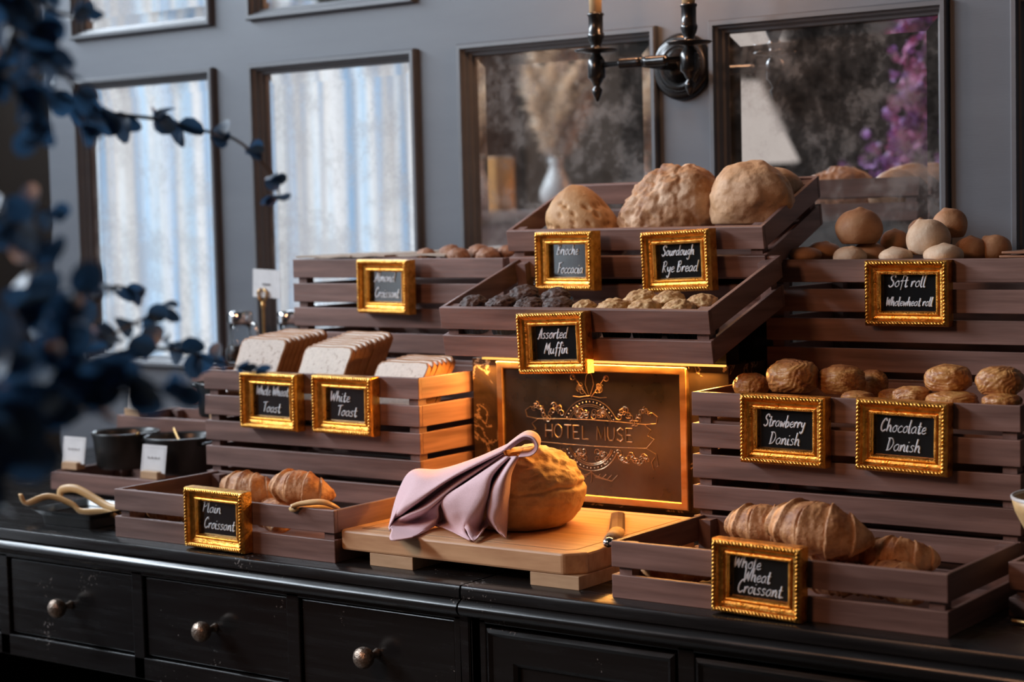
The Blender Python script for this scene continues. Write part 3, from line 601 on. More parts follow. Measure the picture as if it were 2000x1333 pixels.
# danish pastries
def layers(seed, tw=0):
    off = Vector((seed, seed*2, 0)); rs = random.Random(seed); ax = Vector((rs.uniform(-1,1), rs.uniform(-1,1), rs.uniform(.3,1))).normalized()
    def fn(n, p):
        w = n*1.6+off; q = n+.35*Vector((noise.noise(w), noise.noise(w+Vector((5,5,5))), noise.noise(w+Vector((9,1,3)))))
        s = q.dot(ax)*(4.6 if tw else 3.6); st = abs((s-math.floor(s))-.5)*2
        return p*(1+.055*(st**.6-.6)*.6+.045*(noise.turbulence(n*2.6+off, 4, False)-.4)+.004*math.sin(s*40+6*noise.noise(n*4+off)))
    return fn
for label, px, py, y, w, h, sd, tw in (
    ('glazed danish lying lowest at the left end of the danish crate', 1467, 753, 2.635, 72, 50, 31, 0),
    ('plump glossy danish above the strawberry sign', 1549, 738, 2.625, 100, 72, 32, 1),
    ('second plump danish, right of the glossy one above the strawberry sign', 1644, 745, 2.66, 96, 66, 33, 0),
    ('danish tipped in shadow behind the second plump one', 1706, 752, 2.735, 58, 60, 34, 1),
    ('flat danish low between the two signs', 1675, 778, 2.60, 66, 30, 35, 0),
    ('golden danish just above the left edge of the chocolate sign', 1782, 775, 2.61, 76, 42, 36, 1),
    ('browned danish stacked on top, above the chocolate sign', 1852, 741, 2.625, 92, 58, 37, 1),
    ('long danish beneath the browned one, above the chocolate sign', 1860, 783, 2.60, 104, 38, 38, 0),
    ('squarish danish stacked at the right end of the danish crate', 1953, 746, 2.61, 90, 64, 39, 1),
    ('danish beneath the squarish one at the right end', 1957, 785, 2.59, 78, 36, 40, 0),
    ('danish deep in the crate behind the golden one', 1745, 777, 2.70, 60, 36, 41, 0)):
    bun('danish_pastry', label, 'pastry', B_DAN, px, py, y, w, h, sd, dy=w*.85, amp=.07, sc=1.5, flat=.75, lvl=6, sq=.8 if tw else .9, fn=layers(sd, tw), group='glazed danish pastries')
MB().box(-1.49, -.965, 2.575, 2.822, 1.128, 1.136).build('inner_shelf', WOODX, [o for o in bpy.data.objects if 'danish pastries' in o.get('label','')][0]).matrix_parent_inverse = Matrix.Translation(-[o for o in bpy.data.objects if 'danish pastries' in o.get('label','') and o.type=='EMPTY'][0].location)
# croissants
def croissant(L, R, curv, seed, hump=.25):
    nu, nv = 150, 40; rows = []; rs = random.Random(seed); ph = rs.uniform(0, 1)
    for i in range(nu+1):
        u = -1+2*i/nu; a = abs(u); env = max(.03, (1-a**2.1))**.62
        ang = u*curv; c = Vector((L/2*math.sin(ang)/max(.2, math.sin(curv))*1.0, L*.42*(1-math.cos(ang)), hump*R*(1-u*u)))
        T = Vector((math.cos(ang), math.sin(ang)*.9, -hump*.3*u)).normalized(); Bn = Vector((0,0,1)); Nn = Bn.cross(T).normalized(); Bn = T.cross(Nn)
        row = []
        for j in range(nv):
            t = 2*math.pi*j/nv; s = a*3.3+ph+.16*math.sin(t+seed)*(1 if u > 0 else -1); st = s-math.floor(s)
            q = Vector((u*5+seed, math.cos(t)*1.3, math.sin(t)*1.3))
            r = R*env*(1+.15*(1-st)**1.1-.075+.10*noise.noise(q)+.03*(noise.turbulence(Vector((u*10+seed, math.cos(t)*1.2, math.sin(t)*1.2)), 4, False)-.4)+.006*math.sin(s*24+5*noise.noise(q*1.3)))
            p = c+(Nn*math.cos(t)+Bn*math.sin(t)*.88)*r
            row.append(p)
        rows.append(row)
    m = MB().grid(rows, 0, True); m.add(rows[0], [tuple(range(nv))]); m.add(rows[-1], [tuple(range(nv))])
    z0 = min(v.z for v in m.v)
    return m
CM = [croissant(.120, .033, 1.15, 1, .4), croissant(.128, .036, 1.2, 2.3, .5), croissant(.115, .031, 1.2, 4.1, .3)]
CME = [m.mesh('croissant', B_CRO, True) for m in CM]
def cro(label, px, py, y, k, rz, rx=0, ry=0, sc=1, group='croissants in the low front crates'):
    o = bpy.data.objects.new('croissant', CME[k]); COL.objects.link(o); o.location = at(px, py, y); o.rotation_euler = (rx, ry, rz); o.scale = (sc,)*3
    return tag(o, label, 'croissant', group)
cro('plain croissant just right of the top of its gilt sign', 482, 966, 2.40, 0, .05, .1, .05, 1.0)
cro('plain croissant lying beside the wooden tongs', 581, 970, 2.38, 1, .0, .1, .03, .95)
cro('plain croissant low in the left crate, glimpsed through the slat gap left of the sign', 335, 1005, 2.36, 2, .3, 0, 0, .9)
cro('plain croissant at the bottom of the left crate behind the sign', 430, 1014, 2.40, 0, .5, 0, 0, .9)
cro('plain croissant at the bottom of the left crate under the wooden tongs', 540, 1022, 2.38, 1, 2.7, 0, 0, .9)
cro('sugar-dusted croissant above the left half of its gilt sign', 1488, 1046, 2.41, 1, -.1, .15, -.05, .95)
cro('largest sugar-dusted croissant, curling over the right corner of its sign', 1588, 1058, 2.37, 1, -.15, .2, .05, 1.2)
cro('croissant in shadow right of the largest one', 1655, 1092, 2.42, 0, .2, 0, 0, .95)
cro('dark croissant alone toward the right end of the right front crate', 1745, 1099, 2.42, 2, .1, .1, 0, 1.0)
cro('croissant at the bottom left of the right front crate, seen through the slats', 1330, 1120, 2.36, 0, .6, 0, 0, .9)
cro('croissant at the bottom of the right front crate, right of the sign', 1640, 1142, 2.38, 2, .3, 0, 0, .9)
cro('croissant at the bottom right of the right front crate, seen through the slats', 1745, 1156, 2.38, 1, 2.9, 0, 0, .9)
# muffins
TU = MUF[3]; MR = (math.radians(13), 0, 0)
def muffin(label, px, py, y, s, m, cup, seed):
    c = at(px, py, y); t = thing('muffin', label, 'muffin', c, MR, 'muffins in the tilted crate')
    blob((s, s*.95, s*.62), seed, amp=.14, sc=1.9, rough=.10, rs=3.4, lvl=5, flat=.5).build('muffin_top', m, t, smooth=True)
    pr = []
    n = 40; rows = []
    for z, r in ((-.052,.021),(-.05,.0225),(-.02,.027),(-.006,.030)):
        rows.append([((r*(1+.035*(-1)**k))*math.cos(6.2832*k/n), (r*(1+.035*(-1)**k))*math.sin(6.2832*k/n), z) for k in range(n)])
    g = MB().grid(rows, 0, True); g.add(rows[0], [tuple(range(n))[::-1]]); g.build('paper_cup', cup, t)
for a in (
    ('chocolate muffin at the far left of the muffin crate', 924, 594, 2.59, .026, B_MUFC, MUFW, 51),
    ('second chocolate muffin along the front of the muffin crate', 979, 595, 2.59, .027, B_MUFC, MUFW, 52),
    ('third chocolate muffin along the front, left of the muffin sign', 1033, 600, 2.59, .028, B_MUFC, MUFW, 53),
    ('chocolate muffin at the front, just below the brioche sign', 1090, 600, 2.59, .029, B_MUFC, MUFW, 54),
    ('chocolate muffin in the second row left of the brioche sign', 1023, 577, 2.66, .029, B_MUFC, MUFW, 55),
    ('chocolate muffin in the second row partly behind the brioche sign', 1086, 581, 2.66, .028, B_MUFC, MUFW, 56),
    ('small blond muffin right of the muffin sign', 1141, 603, 2.59, .024, B_MUFB, MUFW, 57),
    ('flat blond muffin in the middle of the front row', 1198, 604, 2.59, .030, B_MUFB, ENAM, 58),
    ('large grey-brown blond muffin in the second row', 1250, 588, 2.65, .031, B_MUFB, ENAM, 59),
    ('blond muffin at the front below the grey-brown one', 1258, 606, 2.59, .030, B_MUFB, ENAM, 60),
    ('domed blond muffin in the second row below the sourdough sign', 1306, 588, 2.65, .029, B_MUFB, ENAM, 61),
    ('flat blond muffin at the front right of the muffin crate', 1325, 607, 2.59, .030, B_MUFB, ENAM, 62),
    ('blond muffin at the right end of the muffin crate', 1370, 594, 2.635, .028, B_MUFB, ENAM, 63)): muffin(*a)
for k, (px, py, y, w) in enumerate(((833,499,2.92,34),(880,496,2.95,42),(896,502,2.90,42),(936,495,2.95,42),(953,502,2.90,44),(992,496,2.94,40))):
    bun('brown_bun', ['small brown bun half behind the parchment', 'taller brown bun, second from the parchment', 'brown bun in the front row above the right of the almond sign', 'brown bun in the back row right of centre', 'brown bun at the right end of the front row', 'rightmost brown bun, tucked beside the loaf crate'][k], 'bun', B_BRN, px, py, y, w+6, w*.9, 70+k, amp=.1, rough=.09, rs=3.5, flat=.5, lvl=4, group='brown buns in the rear left crate')
for k, (x0, x1, y0, z, a) in enumerate(((-2.642,-2.49,2.864,1.3965,.5),(-2.52,-2.40,2.866,1.398,.8),(-2.42,-2.27,2.90,1.3975,2.4))):
    m = MB(); rows = [[(x0+(x1-x0)*i/10, y0+.22*j/6, .0015*math.sin(i*.9+k)+math.radians(a)*.22*j/6*(i/10)) for i in range(11)] for j in range(7)]
    tag(m.grid(rows).build('parchment_sheet', PARCH, None, (0,0,z+.003), solid=.004), ['sheet of parchment over the left end of the rear left crate', 'middle sheet of parchment above the almond sign', 'sheet of parchment nearest the brown buns'][k], 'paper', 'parchment on the rear left crate')
# sliced toast
def slice_mesh(name, W, H, T, cr):
    o = []
    for k in range(5): o.append((-W/2+.006-.006*math.sin(k*.3927), .006-.006*math.cos(k*.3927))) if 0 else None
    pts = [(-W*.45,0),(-W*.485,.004),(-W*.488,H*.4),(-W*.492,H*.7),(-W*.505,H*.82),(-W*.5,H*.92),(-W*.45,H*.985),(-W*.3,H),(0,H*.99),(W*.3,H),(W*.45,H*.985),(W*.5,H*.92),(W*.505,H*.82),(W*.492,H*.7),(W*.488,H*.4),(W*.485,.004),(W*.45,0)]
    m = MB(); n = len(pts); k = .955
    inn = [(x*k, H*.5+(z-H*.5)*k) for x, z in pts]
    m.add([(x,-T/2,z) for x,z in inn], [tuple(range(n))], 0); m.add([(x,T/2,z) for x,z in inn], [tuple(range(n))[::-1]], 0)
    m.grid([[(x,-T/2,z) for x,z in inn], [(x,-T/2*.9,z) for x,z in pts], [(x,T/2*.9,z) for x,z in pts], [(x,T/2,z) for x,z in inn]], 1, True)
    return m.mesh(name, [cr, B_CRUST])
SW, SP = slice_mesh('slice', .121, .118, .0112, CRUMBW), slice_mesh('slice', .122, .118, .0112, CRUMBP)
ORD = ['frontmost', 'second from the front', 'third from the front', 'fourth from the front', 'fifth from the front', 'sixth from the front', 'seventh from the front', 'eighth from the front', 'rearmost']
def toast(px, py, y, n, dy, dz, lean, me, rowname, kind, dx=0):
    top = at(px, py, y)
    for k in range(n):
        o = bpy.data.objects.new('bread_slice', me); COL.objects.link(o); a = lean+random.uniform(-.006,.006)
        H = .118; o.location = (top.x+random.uniform(-.0015,.0015)+dx*k, top.y-math.sin(a)*H+dy*k, top.z-math.cos(a)*H+dz*k+random.uniform(-.001,.001)); o.rotation_euler = (-a, 0, random.uniform(-.006,.006))
        tag(o, '%s slice in the %s' % (ORD[k] if k < n-1 else 'rearmost', rowname), 'bread slice', 'sliced toast in the slatted crate')
    return top
T1 = toast(521, 662, 2.645, 9, .0140, .0012, math.radians(27), SW, 'left toast row, above the whole wheat sign', 'wholemeal toast')
T2 = toast(648, 678, 2.645, 9, .0140, .0026, math.radians(29), SP, 'middle toast row, above the white toast sign', 'pale toast')
T3 = toast(795, 708, 2.657, 6, .0145, .001, math.radians(36), SP, 'short right toast row, beside the lit crate side', 'pale toast')
tb = [o for o in bpy.data.objects if 'rows of sliced toast' in o.get('label','')][0]
zs = min(T1.z, T2.z)-.118*math.cos(math.radians(27))-.004
MB().box(-2.62, -2.2, 2.583, 2.832, zs-.010, zs-.002).build('inner_shelf', WOODX, tb).matrix_parent_inverse = Matrix.Translation(-tb.location)
zs3 = T3.z-.118*math.cos(math.radians(36))-.004
MB().box(-2.2+.002, -2.092, 2.583, 2.832, zs3-.010, zs3-.002).build('inner_shelf', WOODX, tb).matrix_parent_inverse = Matrix.Translation(-tb.location)
# ------------------------------------------------------------------ cutting board, loaf and napkin
BX0, BX1, BY0, BY1, BZ0, BZ1 = -2.032, -1.548, 2.288, 2.672, .9215, .9555
t = thing('cutting_board', 'thick wooden cutting board on feet under the napkin-covered loaf', 'cutting board', ((BX0+BX1)/2, (BY0+BY1)/2, .9)); cx, cy = t.location.x, t.location.y
def bl(m, n, mt, **k): return m.build(n, mt, t, (-cx, -cy, -.9), **k)
ch = .028; out = [(BX0+.006,BY0),(BX1-ch,BY0),(BX1,BY0+ch),(BX1,BY1),(BX0,BY1),(BX0,BY0+.006)]; n = len(out)
m = MB().add([(x,y,BZ0) for x,y in out]+[(x,y,BZ1) for x,y in out], [tuple(range(n))[::-1], tuple(range(n,2*n))]+[(k,(k+1)%n,n+(k+1)%n,n+k) for k in range(n)])
bl(m, 'board', BOARDW, bevel=.004)
g = MB(); iv = .028; gp = [(BX0+iv,BY0+iv),(BX1-iv-.012,BY0+iv),(BX1-iv,BY0+iv+.012),(BX1-iv,BY1-iv),(BX0+iv,BY1-iv),(BX0+iv,BY0+iv)]
g.tube([(x,y,BZ1-.0005) for x,y in gp], .0022, 6, flat=.5); bl(g, 'juice_groove', noisy('dark groove', (.2,.1,.045), (.28,.15,.07), (30,30,30), .6))
for x0 in (-1.968, -1.64):
    bl(MB().box(x0, x0+.092, 2.278+.012, 2.64, .9, BZ0), 'foot', PALEW, bevel=.001)
lc = Vector((-1.788, 2.472, BZ1))
def rust(n, p):
    k = max(0, min(1, (n.z-.05)*3)); p = p*(1+.05*k*(noise.turbulence(n*4+Vector((2,5,1)), 4, False)-.5))
    u = n.x*.6+.4*n.z; p = p*(1-.05*gs(n.z-.18+.1*noise.noise(n*3), .05)); p.x += .22*max(0, p.z)*.9; p.y -= .2*max(0, p.z); return p
o = blob((.112,.112,.079), 9, amp=.05, sc=1.2, lvl=6, rough=.022, rs=7, flat=.70, fn=rust).build('rustic_loaf', B_LOAF, None, lc+Vector((0,0,.0575)), (0,0,.4), smooth=True)
tag(o, 'round rustic loaf on the cutting board, half covered by the mauve napkin', 'bread')
Z5 = 2000/390
def rail(pts):
    q = [at(740+x/Z5, 840+y/Z5, d) for x, y, d in pts]
    return catmull([p if p.z > .9595 else atz(740+x/Z5, 840+y/Z5, .9595) for p, (x, y, d) in zip(q, pts)], 7)
HY = lambda x, y: atz(740+x/Z5, 840+y/Z5, .958).y
RAILS = [
 [(1440,75,2.45),(1000,275,2.45),(620,395,2.45),(330,412,2.43),(190,640,2.40),(105,960,2.375)],
 [(1420,95,2.41),(960,320,2.375),(600,480,2.36),(360,540,2.355),(220,740,2.36),(102,975,2.37)],
 [(1250,212,2.37),(730,478,2.335),(400,700,2.325),(240,810,2.335),(150,890,2.35),(100,990,2.365)],
 [(1252,222,2.395),(745,500,2.385),(430,730,2.385),(270,838,2.39),(170,915,2.385),(104,1015,2.377)],
 [(1255,235,2.38),(790,545,2.34),(500,765,2.33),(300,855,2.335),(170,920,2.35),(108,1000,2.364)],
 [(1262,246,2.39),(806,552,2.385),(525,785,2.375),(400,895,2.388),(280,950,2.388),(128,1008,2.374)],
 [(1265,255,2.38),(840,562,2.36),(600,742,2.362),(565,890,2.365),(400,1012,2.362),(118,1104,HY(118,1104))],
 [(1267,258,2.385),(850,562,2.37),(615,735,2.375),(590,880,2.38),(520,985,2.378),(330,1080,HY(330,1080))],
 [(1270,262,2.385),(860,540,2.385),(640,690,2.395),(640,840,2.40),(640,910,2.40),(560,960,2.405)],
 [(1280,268,2.365),(900,520,2.34),(660,690,2.335),(690,840,2.34),(770,985,2.345),(900,1105,HY(900,1105))],
 [(1290,272,2.355),(1020,460,2.322),(860,650,2.318),(820,800,2.322),(830,930,2.334),(880,1060,2.345)],
 [(1300,270,2.35),(1130,455,2.315),(1075,650,2.308),(990,800,2.312),(900,905,2.325),(858,975,2.335)],
 [(1310,275,2.36),(1136,480,2.36),(1085,680,2.362),(1045,860,2.368),(1010,1000,2.362),(955,1116,HY(955,1116))],
 [(1320,270,2.375),(1165,450,2.365),(1105,610,2.37),(1085,790,2.37),(1085,900,2.37),(1100,960,2.37)],
 [(1350,268,2.352),(1230,440,2.325),(1130,600,2.32),(1110,780,2.325),(1120,900,2.335),(1250,1075,HY(1250,1075))],
 [(1380,268,2.345),(1280,440,2.315),(1235,600,2.31),(1215,740,2.315),(1160,880,2.325),(1185,1010,2.34)],
 [(1400,272,2.35),(1325,440,2.355),(1305,640,2.357),(1290,840,2.36),(1282,980,2.358),(1275,1086,HY(1275,1086))]]
rows = [rail(r) for r in RAILS]
rows2 = [catmull([r[j] for r in rows], 4) for j in range(len(rows[0]))]
nap = MB().grid(rows2)
# the rolled loop where the folded cloth turns over
lp = [(1250,205),(1330,140),(1420,80),(1480,66),(1545,90),(1582,140),(1585,190),(1555,235),(1500,262),(1400,270)]
LOOP = catmull([(x,y,0) for x,y in lp], 5)
BACK = Vector((-.047,.075,-.002))
def loopband(pts, y, d0, d1, k=5):
    base = [at(740+p.x/Z5, 840+p.y/Z5, y) for p in pts]
    nap.grid([[q+BACK*(d0+(d1-d0)*i/k) for q in base] for i in range(k+1)])
loopband(LOOP, 2.352, 0, 1)
for sc, y in ((.86,2.358), (.74,2.366)):
    loopband([Vector((1480+(p.x-1480)*sc+(8 if p.x > 1480 else -6)*(1-sc), 170+(p.y-170)*sc+10*(1-sc), 0)) for p in LOOP], y, .05, 1)
o = nap.build('napkin', CLOTH, None, smooth=True, solid=.0022)
tag(o, 'mauve cloth napkin folded in pleats and draped over the loaf', 'napkin')
t = thing('serving_knife', 'wooden-handled serving knife on the right end of the cutting board', 'knife', (-1.70, 2.53, BZ1)); b = t.location
a0, a1, a2 = atz(1188,1062,.968), atz(1205,1040,.966), atz(1207,1004,.962)
MB().tube([a0-b, a0.lerp(a1,.25)-b], [.008,.011], 12, flat=.8).build('end_cap', CHROME, t, smooth=True)
MB().tube([a0.lerp(a1,.25)-b, a1-b], [.012,.013], 12, flat=.7).build('handle', PALEW, t, smooth=True)
MB().tube([a1-b, a2-b], [.013,.012], 8, flat=.3).build('blade', noisy('dark bronze blade', (.1,.06,.04), (.14,.09,.06), (20,20,20), .4, .8), t)
# wooden tongs resting over the croissant crate and on the black dish
def tongs(label, P1, P2, r=.0075, flat=.45):
    c = P1[0]; t = thing('wooden_tongs', label, 'tongs', c)
    n1 = len(catmull(P1, 5)); rr1 = [r*(.72+.28*math.sin(3.14*i/(n1-1))) for i in range(n1)]
    MB().tube([p-c for p in catmull(P1, 5)], rr1, 10, flat=flat).build('arm', TONGW, t, smooth=True)
    MB().tube([p-c for p in catmull(P2, 5)], r, 10, flat=flat).build('arm', TONGW, t, smooth=True)
tongs('wooden tongs resting on the rim of the plain croissant crate', [at(568,990,2.262), at(590,984,2.275), at(625,981,2.29), at(650,988,2.31), at(668,1002,2.36)], [at(570,996,2.268), at(600,990,2.30), at(640,992,2.36), at(660,1008,2.40)], .0105)
c0 = atz(145, 1032, .9)
t = thing('black_dish', 'square black dish under the tongs at the left end of the counter', 'dish', (-2.745, 2.36, .9))
rows = []
for s, z in ((.066,.0),(.070,.001),(.073,.020),(.086,.029),(.090,.031),(.0895,.0285),(.084,.026),(.070,.016),(.06,.004)):
    rows.append([Vector((s*math.copysign(abs(math.cos(a))**.12, math.cos(a)), .8*s*math.copysign(abs(math.sin(a))**.12, math.sin(a)), z)) for a in [6.2832*(k+.5)/48 for k in range(48)]])
g = MB().grid(rows, 0, True); g.add(rows[0], [tuple(range(48))]); g.add(rows[-1], [tuple(range(48))]); g.build('dish', ENAM, t, auto=True)
tongs('long wooden tongs lying across the black dish', [at(40,966,2.30), at(52,984,2.31), at(95,970,2.32), at(140,985,2.335), at(160,1000,2.34), at(205,1000,2.345), at(232,1012,2.35)], [at(118,974,2.36), at(120,958,2.36), at(150,956,2.365), at(190,978,2.37), at(215,992,2.37), at(236,996,2.37)], .0085)
# ------------------------------------------------------------------ black pots, cards, jugs
def pot(label, x, y, z, R, H, fill=True):
    t = thing('enamel_pot', label, 'pot', (x, y, z), group='black enamel pots')
    MB().lathe([(.0,.0),(R*.80,0),(R*.86,.006),(R*.95,H*.85),(R*.985,H*.95),(R,H),(R*.97,H+.001),(R*.93,H*.93),(R*.82,.008),(0,.006)], 40, cap=False).build('body', ENAM, t, smooth=True)
    MB().lathe([(0,H*.72),(R*.89,H*.72)], 32, cap=False).build('filling', SYRUP, t)
    for s in (-1, 1):
        MB().tube([(s*R*.95,-.02,H*.82),(s*(R+.014),-.016,H*.86),(s*(R+.017),0,H*.87),(s*(R+.014),.016,H*.86),(s*R*.95,.02,H*.82)], .004, 8).build('handle', ENAM, t, smooth=True)
    return t
pot('black enamel pot with a brass spoon, leftmost of the pots', -3.022, 2.712, .9475, .075, .078)
pot('black enamel pot in front, nearest the toast crate', -2.845, 2.708, .9475, .079, .078)
pot('black enamel pot at the back, on the higher small crate', -2.905, 2.895, 1.0465, .062, .075)
def spoon(label, P):
    c = P[0]; t = thing('serving_spoon', label, 'spoon', c)
    MB().tube([p-c for p in catmull(P, 4)], .0032, 8).build('handle', BRASS, t, smooth=True)
    MB().ball(P[-1]-c, (.014,.02,.006), 12, 8).build('bowl', BRASS, t, smooth=True)
spoon('brass spoon lying in the leftmost black pot', [Vector((-2.945,2.68,1.029)), Vector((-2.97,2.69,1.018)), Vector((-3.00,2.71,1.008))])
spoon('brass spoon standing in the front black pot', [Vector((-2.905,2.745,1.034)), Vector((-2.88,2.73,1.02)), Vector((-2.845,2.705,1.006))])
def card(label, p, w, h, rz=0, lean=.16, lines=True):
    t = thing('label_card', label, 'card', p, (0,0,rz), 'small cards in wooden holders')
    MB().box(-.025,.025,-.012,.012,0,.016).build('wood_block', PALEW, t, bevel=.001)
    MB().box(-w/2,w/2,-.0006,.0006,0,h).build('card', PAPER, t, (0,.0,.012), (-lean,0,0))
    m = MB(); q = h*.5
    for k in range(10): m.box(-w*.24+w*.05*k, -w*.24+w*.05*k+w*.033, -.0012,-.0007, q, q+.004-.0015*(k%3))
    for a, b, c, d in ((-.44,.44,.9,.905),(-.44,.44,.1,.105),(-.44,-.435,.1,.9),(.435,.44,.1,.9)): m.box(w*a,w*b,-.0009,-.0007,h*c,h*d)
    m.build('print', INK, t, (0,.0,.012), (-lean,0,0))
card('white card in a wooden block before the leftmost black pot', atz(142,918,.9478)+Vector((-.010,.010,0)), .072, .058)
card('white card in a wooden block before the front black pot', atz(297,937,.9478)+Vector((-.008,.010,0)), .072, .058)
card('white card in a wooden block left of the back pot', Vector((-3.10, 2.815, 1.0468)), .05, .058)
card('white card in a wooden block half hidden behind the toast crate', Vector((-2.83, 2.815, 1.0468)), .05, .058)
def jug(label, x, y, z):
    t = thing('syrup_jug', label, 'jug', (x, y, z), group='glass syrup jugs')
    R, H = .033, .098
    MB().lathe([(0,.0),(R,0),(R*1.05,.004),(R*1.05,.03),(R*.8,.055),(R*.72,.075),(R*.78,H),(R*.74,H),(R*.68,.075),(R*.75,.055),(R*.98,.03),(R*.98,.006),(0,.005)], 32, cap=False).build('glass_body', GLASS, t, smooth=True)
    MB().lathe([(0,.0065),(R*.95,.0065),(R*.95,.03),(R*.86,.043),(0,.043)], 28, cap=False).build('syrup', SYRUP, t, smooth=True)
    MB().lathe([(0,H-.004),(R*.86,H-.004),(R*.9,H),(R*.9,H+.018),(R*.8,H+.024),(.006,H+.027),(0,H+.027)], 28, cap=False).build('chrome_lid', CHROME, t, smooth=True)
    MB().tube([(R*.8,0,H-.002),(R*1.5,0,H-.004),(R*1.75,0,.06),(R*1.3,0,.03),(R*1.0,0,.026)], .0045, 8).build('handle', CHROME, t, smooth=True)
jug('glass syrup jug with a chrome lid, left of the small card holder', -3.02, 3.075, 1.1455)
jug('second glass syrup jug, right behind the small card holder', -2.885, 3.10, 1.1455)
t = thing('card_holder', 'brass card holder with a grey paper card, standing between the syrup jugs', 'card holder', (-2.90, 3.03, 1.1455))
MB().lathe([(0,0),(.022,0),(.022,.003),(.006,.006),(.0032,.02),(.0032,.13),(.006,.14),(.004,.148),(0,.149)], 20, cap=False).build('stand', BRASS, t, smooth=True)
for s in (-1, 1): MB().tube([(0,0,.145),(s*.010,-.002,.155),(s*.014,-.002,.170),(s*.004,-.002,.178)], .003, 8).build('clip', BRASS, t, smooth=True)
MB().box(-.042,.042,.002,.003,.158,.222).build('card', PAPER, t, rot=(0,.05,0))
MB().box(-.012,.012,.0008,.0019,.186,.190).build('print', INK, t, rot=(0,.05,0))
# ------------------------------------------------------------------ right edge: trays, bowl, spoon
for k in range(2):
    o = MB().box(-1.10, -.90, 2.868, 3.05, 0, .004).build('thin_tray', noisy('copper tray %d' % k, (.3,.16,.1), (.4,.22,.14), (20,20,20), .4, .6), None, (.004*k, 0, 1.3890+.0065*k), bevel=.0008)
    tag(o, ['lower thin copper tray on the right rim of the soft roll crate', 'upper thin copper tray on the right rim of the soft roll crate'][k], 'tray', 'copper trays at the right edge')
bp = Vector((-.856, 2.50, .9785))
t = thing('wooden_bowl', 'tan wooden bowl with a white rim, cut off by the right edge', 'bowl', bp)
MB().lathe([(0,0),(.04,0),(.05,.004),(.075,.04),(.098,.085),(.104,.108),(.100,.108),(.094,.085),(.07,.04),(.04,.008),(0,.008)], 40, cap=False).build('body', TONGW, t, smooth=True)
MB().lathe([(.1045,.107),(.105,.111),(.1025,.113),(.0995,.111),(.0995,.107)], 40, cap=False).build('rim', WHITEC, t, smooth=True); t.scale = (.79, .79, .79)
spoon('small metal spoon on the counter at the right edge', [atz(1976,1213,.905), atz(1995,1216,.905), atz(2030,1222,.906)])
# ------------------------------------------------------------------ wall sconce
t = thing('wall_sconce', 'dark bronze twin-candle wall sconce between two mirrors', 'sconce', (-1.883, YW, 1.767))
MB().lathe([(.0675,0),(.0675,.006),(.064,.012),(.056,.017),(.050,.014),(.047,.018),(.040,.021),(.036,.017),(.033,.019),(.024,.032),(.014,.040),(0,.042)], 56, axis='y', cap=False).build('backplate', IRON, t, smooth=True)
m = MB()
for k in range(72): a = 6.2832*k/72; m.ball((.0505*math.cos(a), -.0175, .0505*math.sin(a)), .0017, 6, 4)
for k in range(52): a = 6.2832*k/52; m.ball((.0355*math.cos(a), -.0205, .0355*math.sin(a)), .0015, 6, 4)
m.build('beaded_rings', IRON, t, smooth=True)
AY = -.152
MB().tube([(0,-.03,0),(0,AY,.002)], .011, 12).build('stem', IRON, t, smooth=True)
CX = (-.108, .104)
for s in (0, 1):
    x = CX[s]; sg = -1 if s == 0 else 1
    MB().tube([(0,AY,.002),(sg*.012,AY,.002),(sg*.05,AY,.002),(sg*.052,AY,.002),(sg*.055,AY,.002),(x,AY,.002)], [.010,.0105,.0105,.011,.0055,.0055], 14).build('arm', IRON, t, smooth=True)
    MB().lathe([(0,-.070),(.003,-.068),(.0085,-.055),(.011,-.046),(.006,-.040),(.0075,-.036),(.013,-.026),(.0175,-.022),(.0175,.010),(.014,.016),(.009,.022),(.009,.026),(.040,.029),(.044,.032),(.042,.0335),(.02,.034),(.011,.036),(.010,.042),(.014,.05),(.0165,.058),(.0165,.064),(.0145,.066),(.0145,.098),(.0165,.100),(.0165,.104),(.0135,.105),(0,.105)], 30, (x,AY,0), cap=False).build('candle_holder', IRON, t, smooth=True)
    c = MB().lathe([(0,.104),(.0125,.104),(.0125,.205),(.006,.208),(0,.208)], 24, (x,AY,0), cap=False).build('candle_sleeve', noisy('ivory candle sleeve %d' % s, (.62,.42,.22), (.7,.5,.28), (30,30,4), .5), t, smooth=True)
    MB().lathe([(0,.207),(.008,.208),(.012,.222),(.010,.238),(.004,.256),(0,.262)], 20, (x,AY,0), cap=False).build('bulb', emit('candle bulb %d' % s, (1,.55,.22), 3), t, smooth=True)
    lamp('sconce_bulb', 'POINT', (-1.883+x, YW+AY-.02, 1.767+.235), 2.6, (1,.5,.25), size=.02)
t = thing('standin_lamp', 'stand-in floor lamp with a glowing cream shade for a pale shape in the right-hand mirror', 'lamp', (-4.17,-1.0,0))
MB().lathe([(0,0),(.16,0),(.16,.02),(.02,.04),(.014,.3),(.014,1.72),(0,1.72)], 24, cap=False).build('stand', IRON, t, smooth=True)
MB().lathe([(.345,1.69),(.175,2.06)], 40, cap=False).build('standin_shade', emit('glowing stand-in shade', (1,.86,.78), .62), t, smooth=True)  # glowing cone stands in for an unidentified pale shape in the mirror
lamp('added_room_fill', 'POINT', (-4.17,-1.0,1.86), 16, (1,.78,.58), size=.05)  # added point light, brightens the pampas and beige panel in the mirror
t = thing('added_fill_lamp', 'added dark lamp shade on a cord above the unseen warm fill light', 'lamp', (-2.1,-.5,2.75))  # shade and cord made up to house the fill light
MB().lathe([(.03,.24),(.06,.22),(.30,.02),(.305,.02),(.065,.23),(.03,.25)], 40, cap=False).build('shade', IRON, t, smooth=True)
MB().tube([(0,0,.22),(0,0,.85)], .006, 8).build('cord', IRON, t)
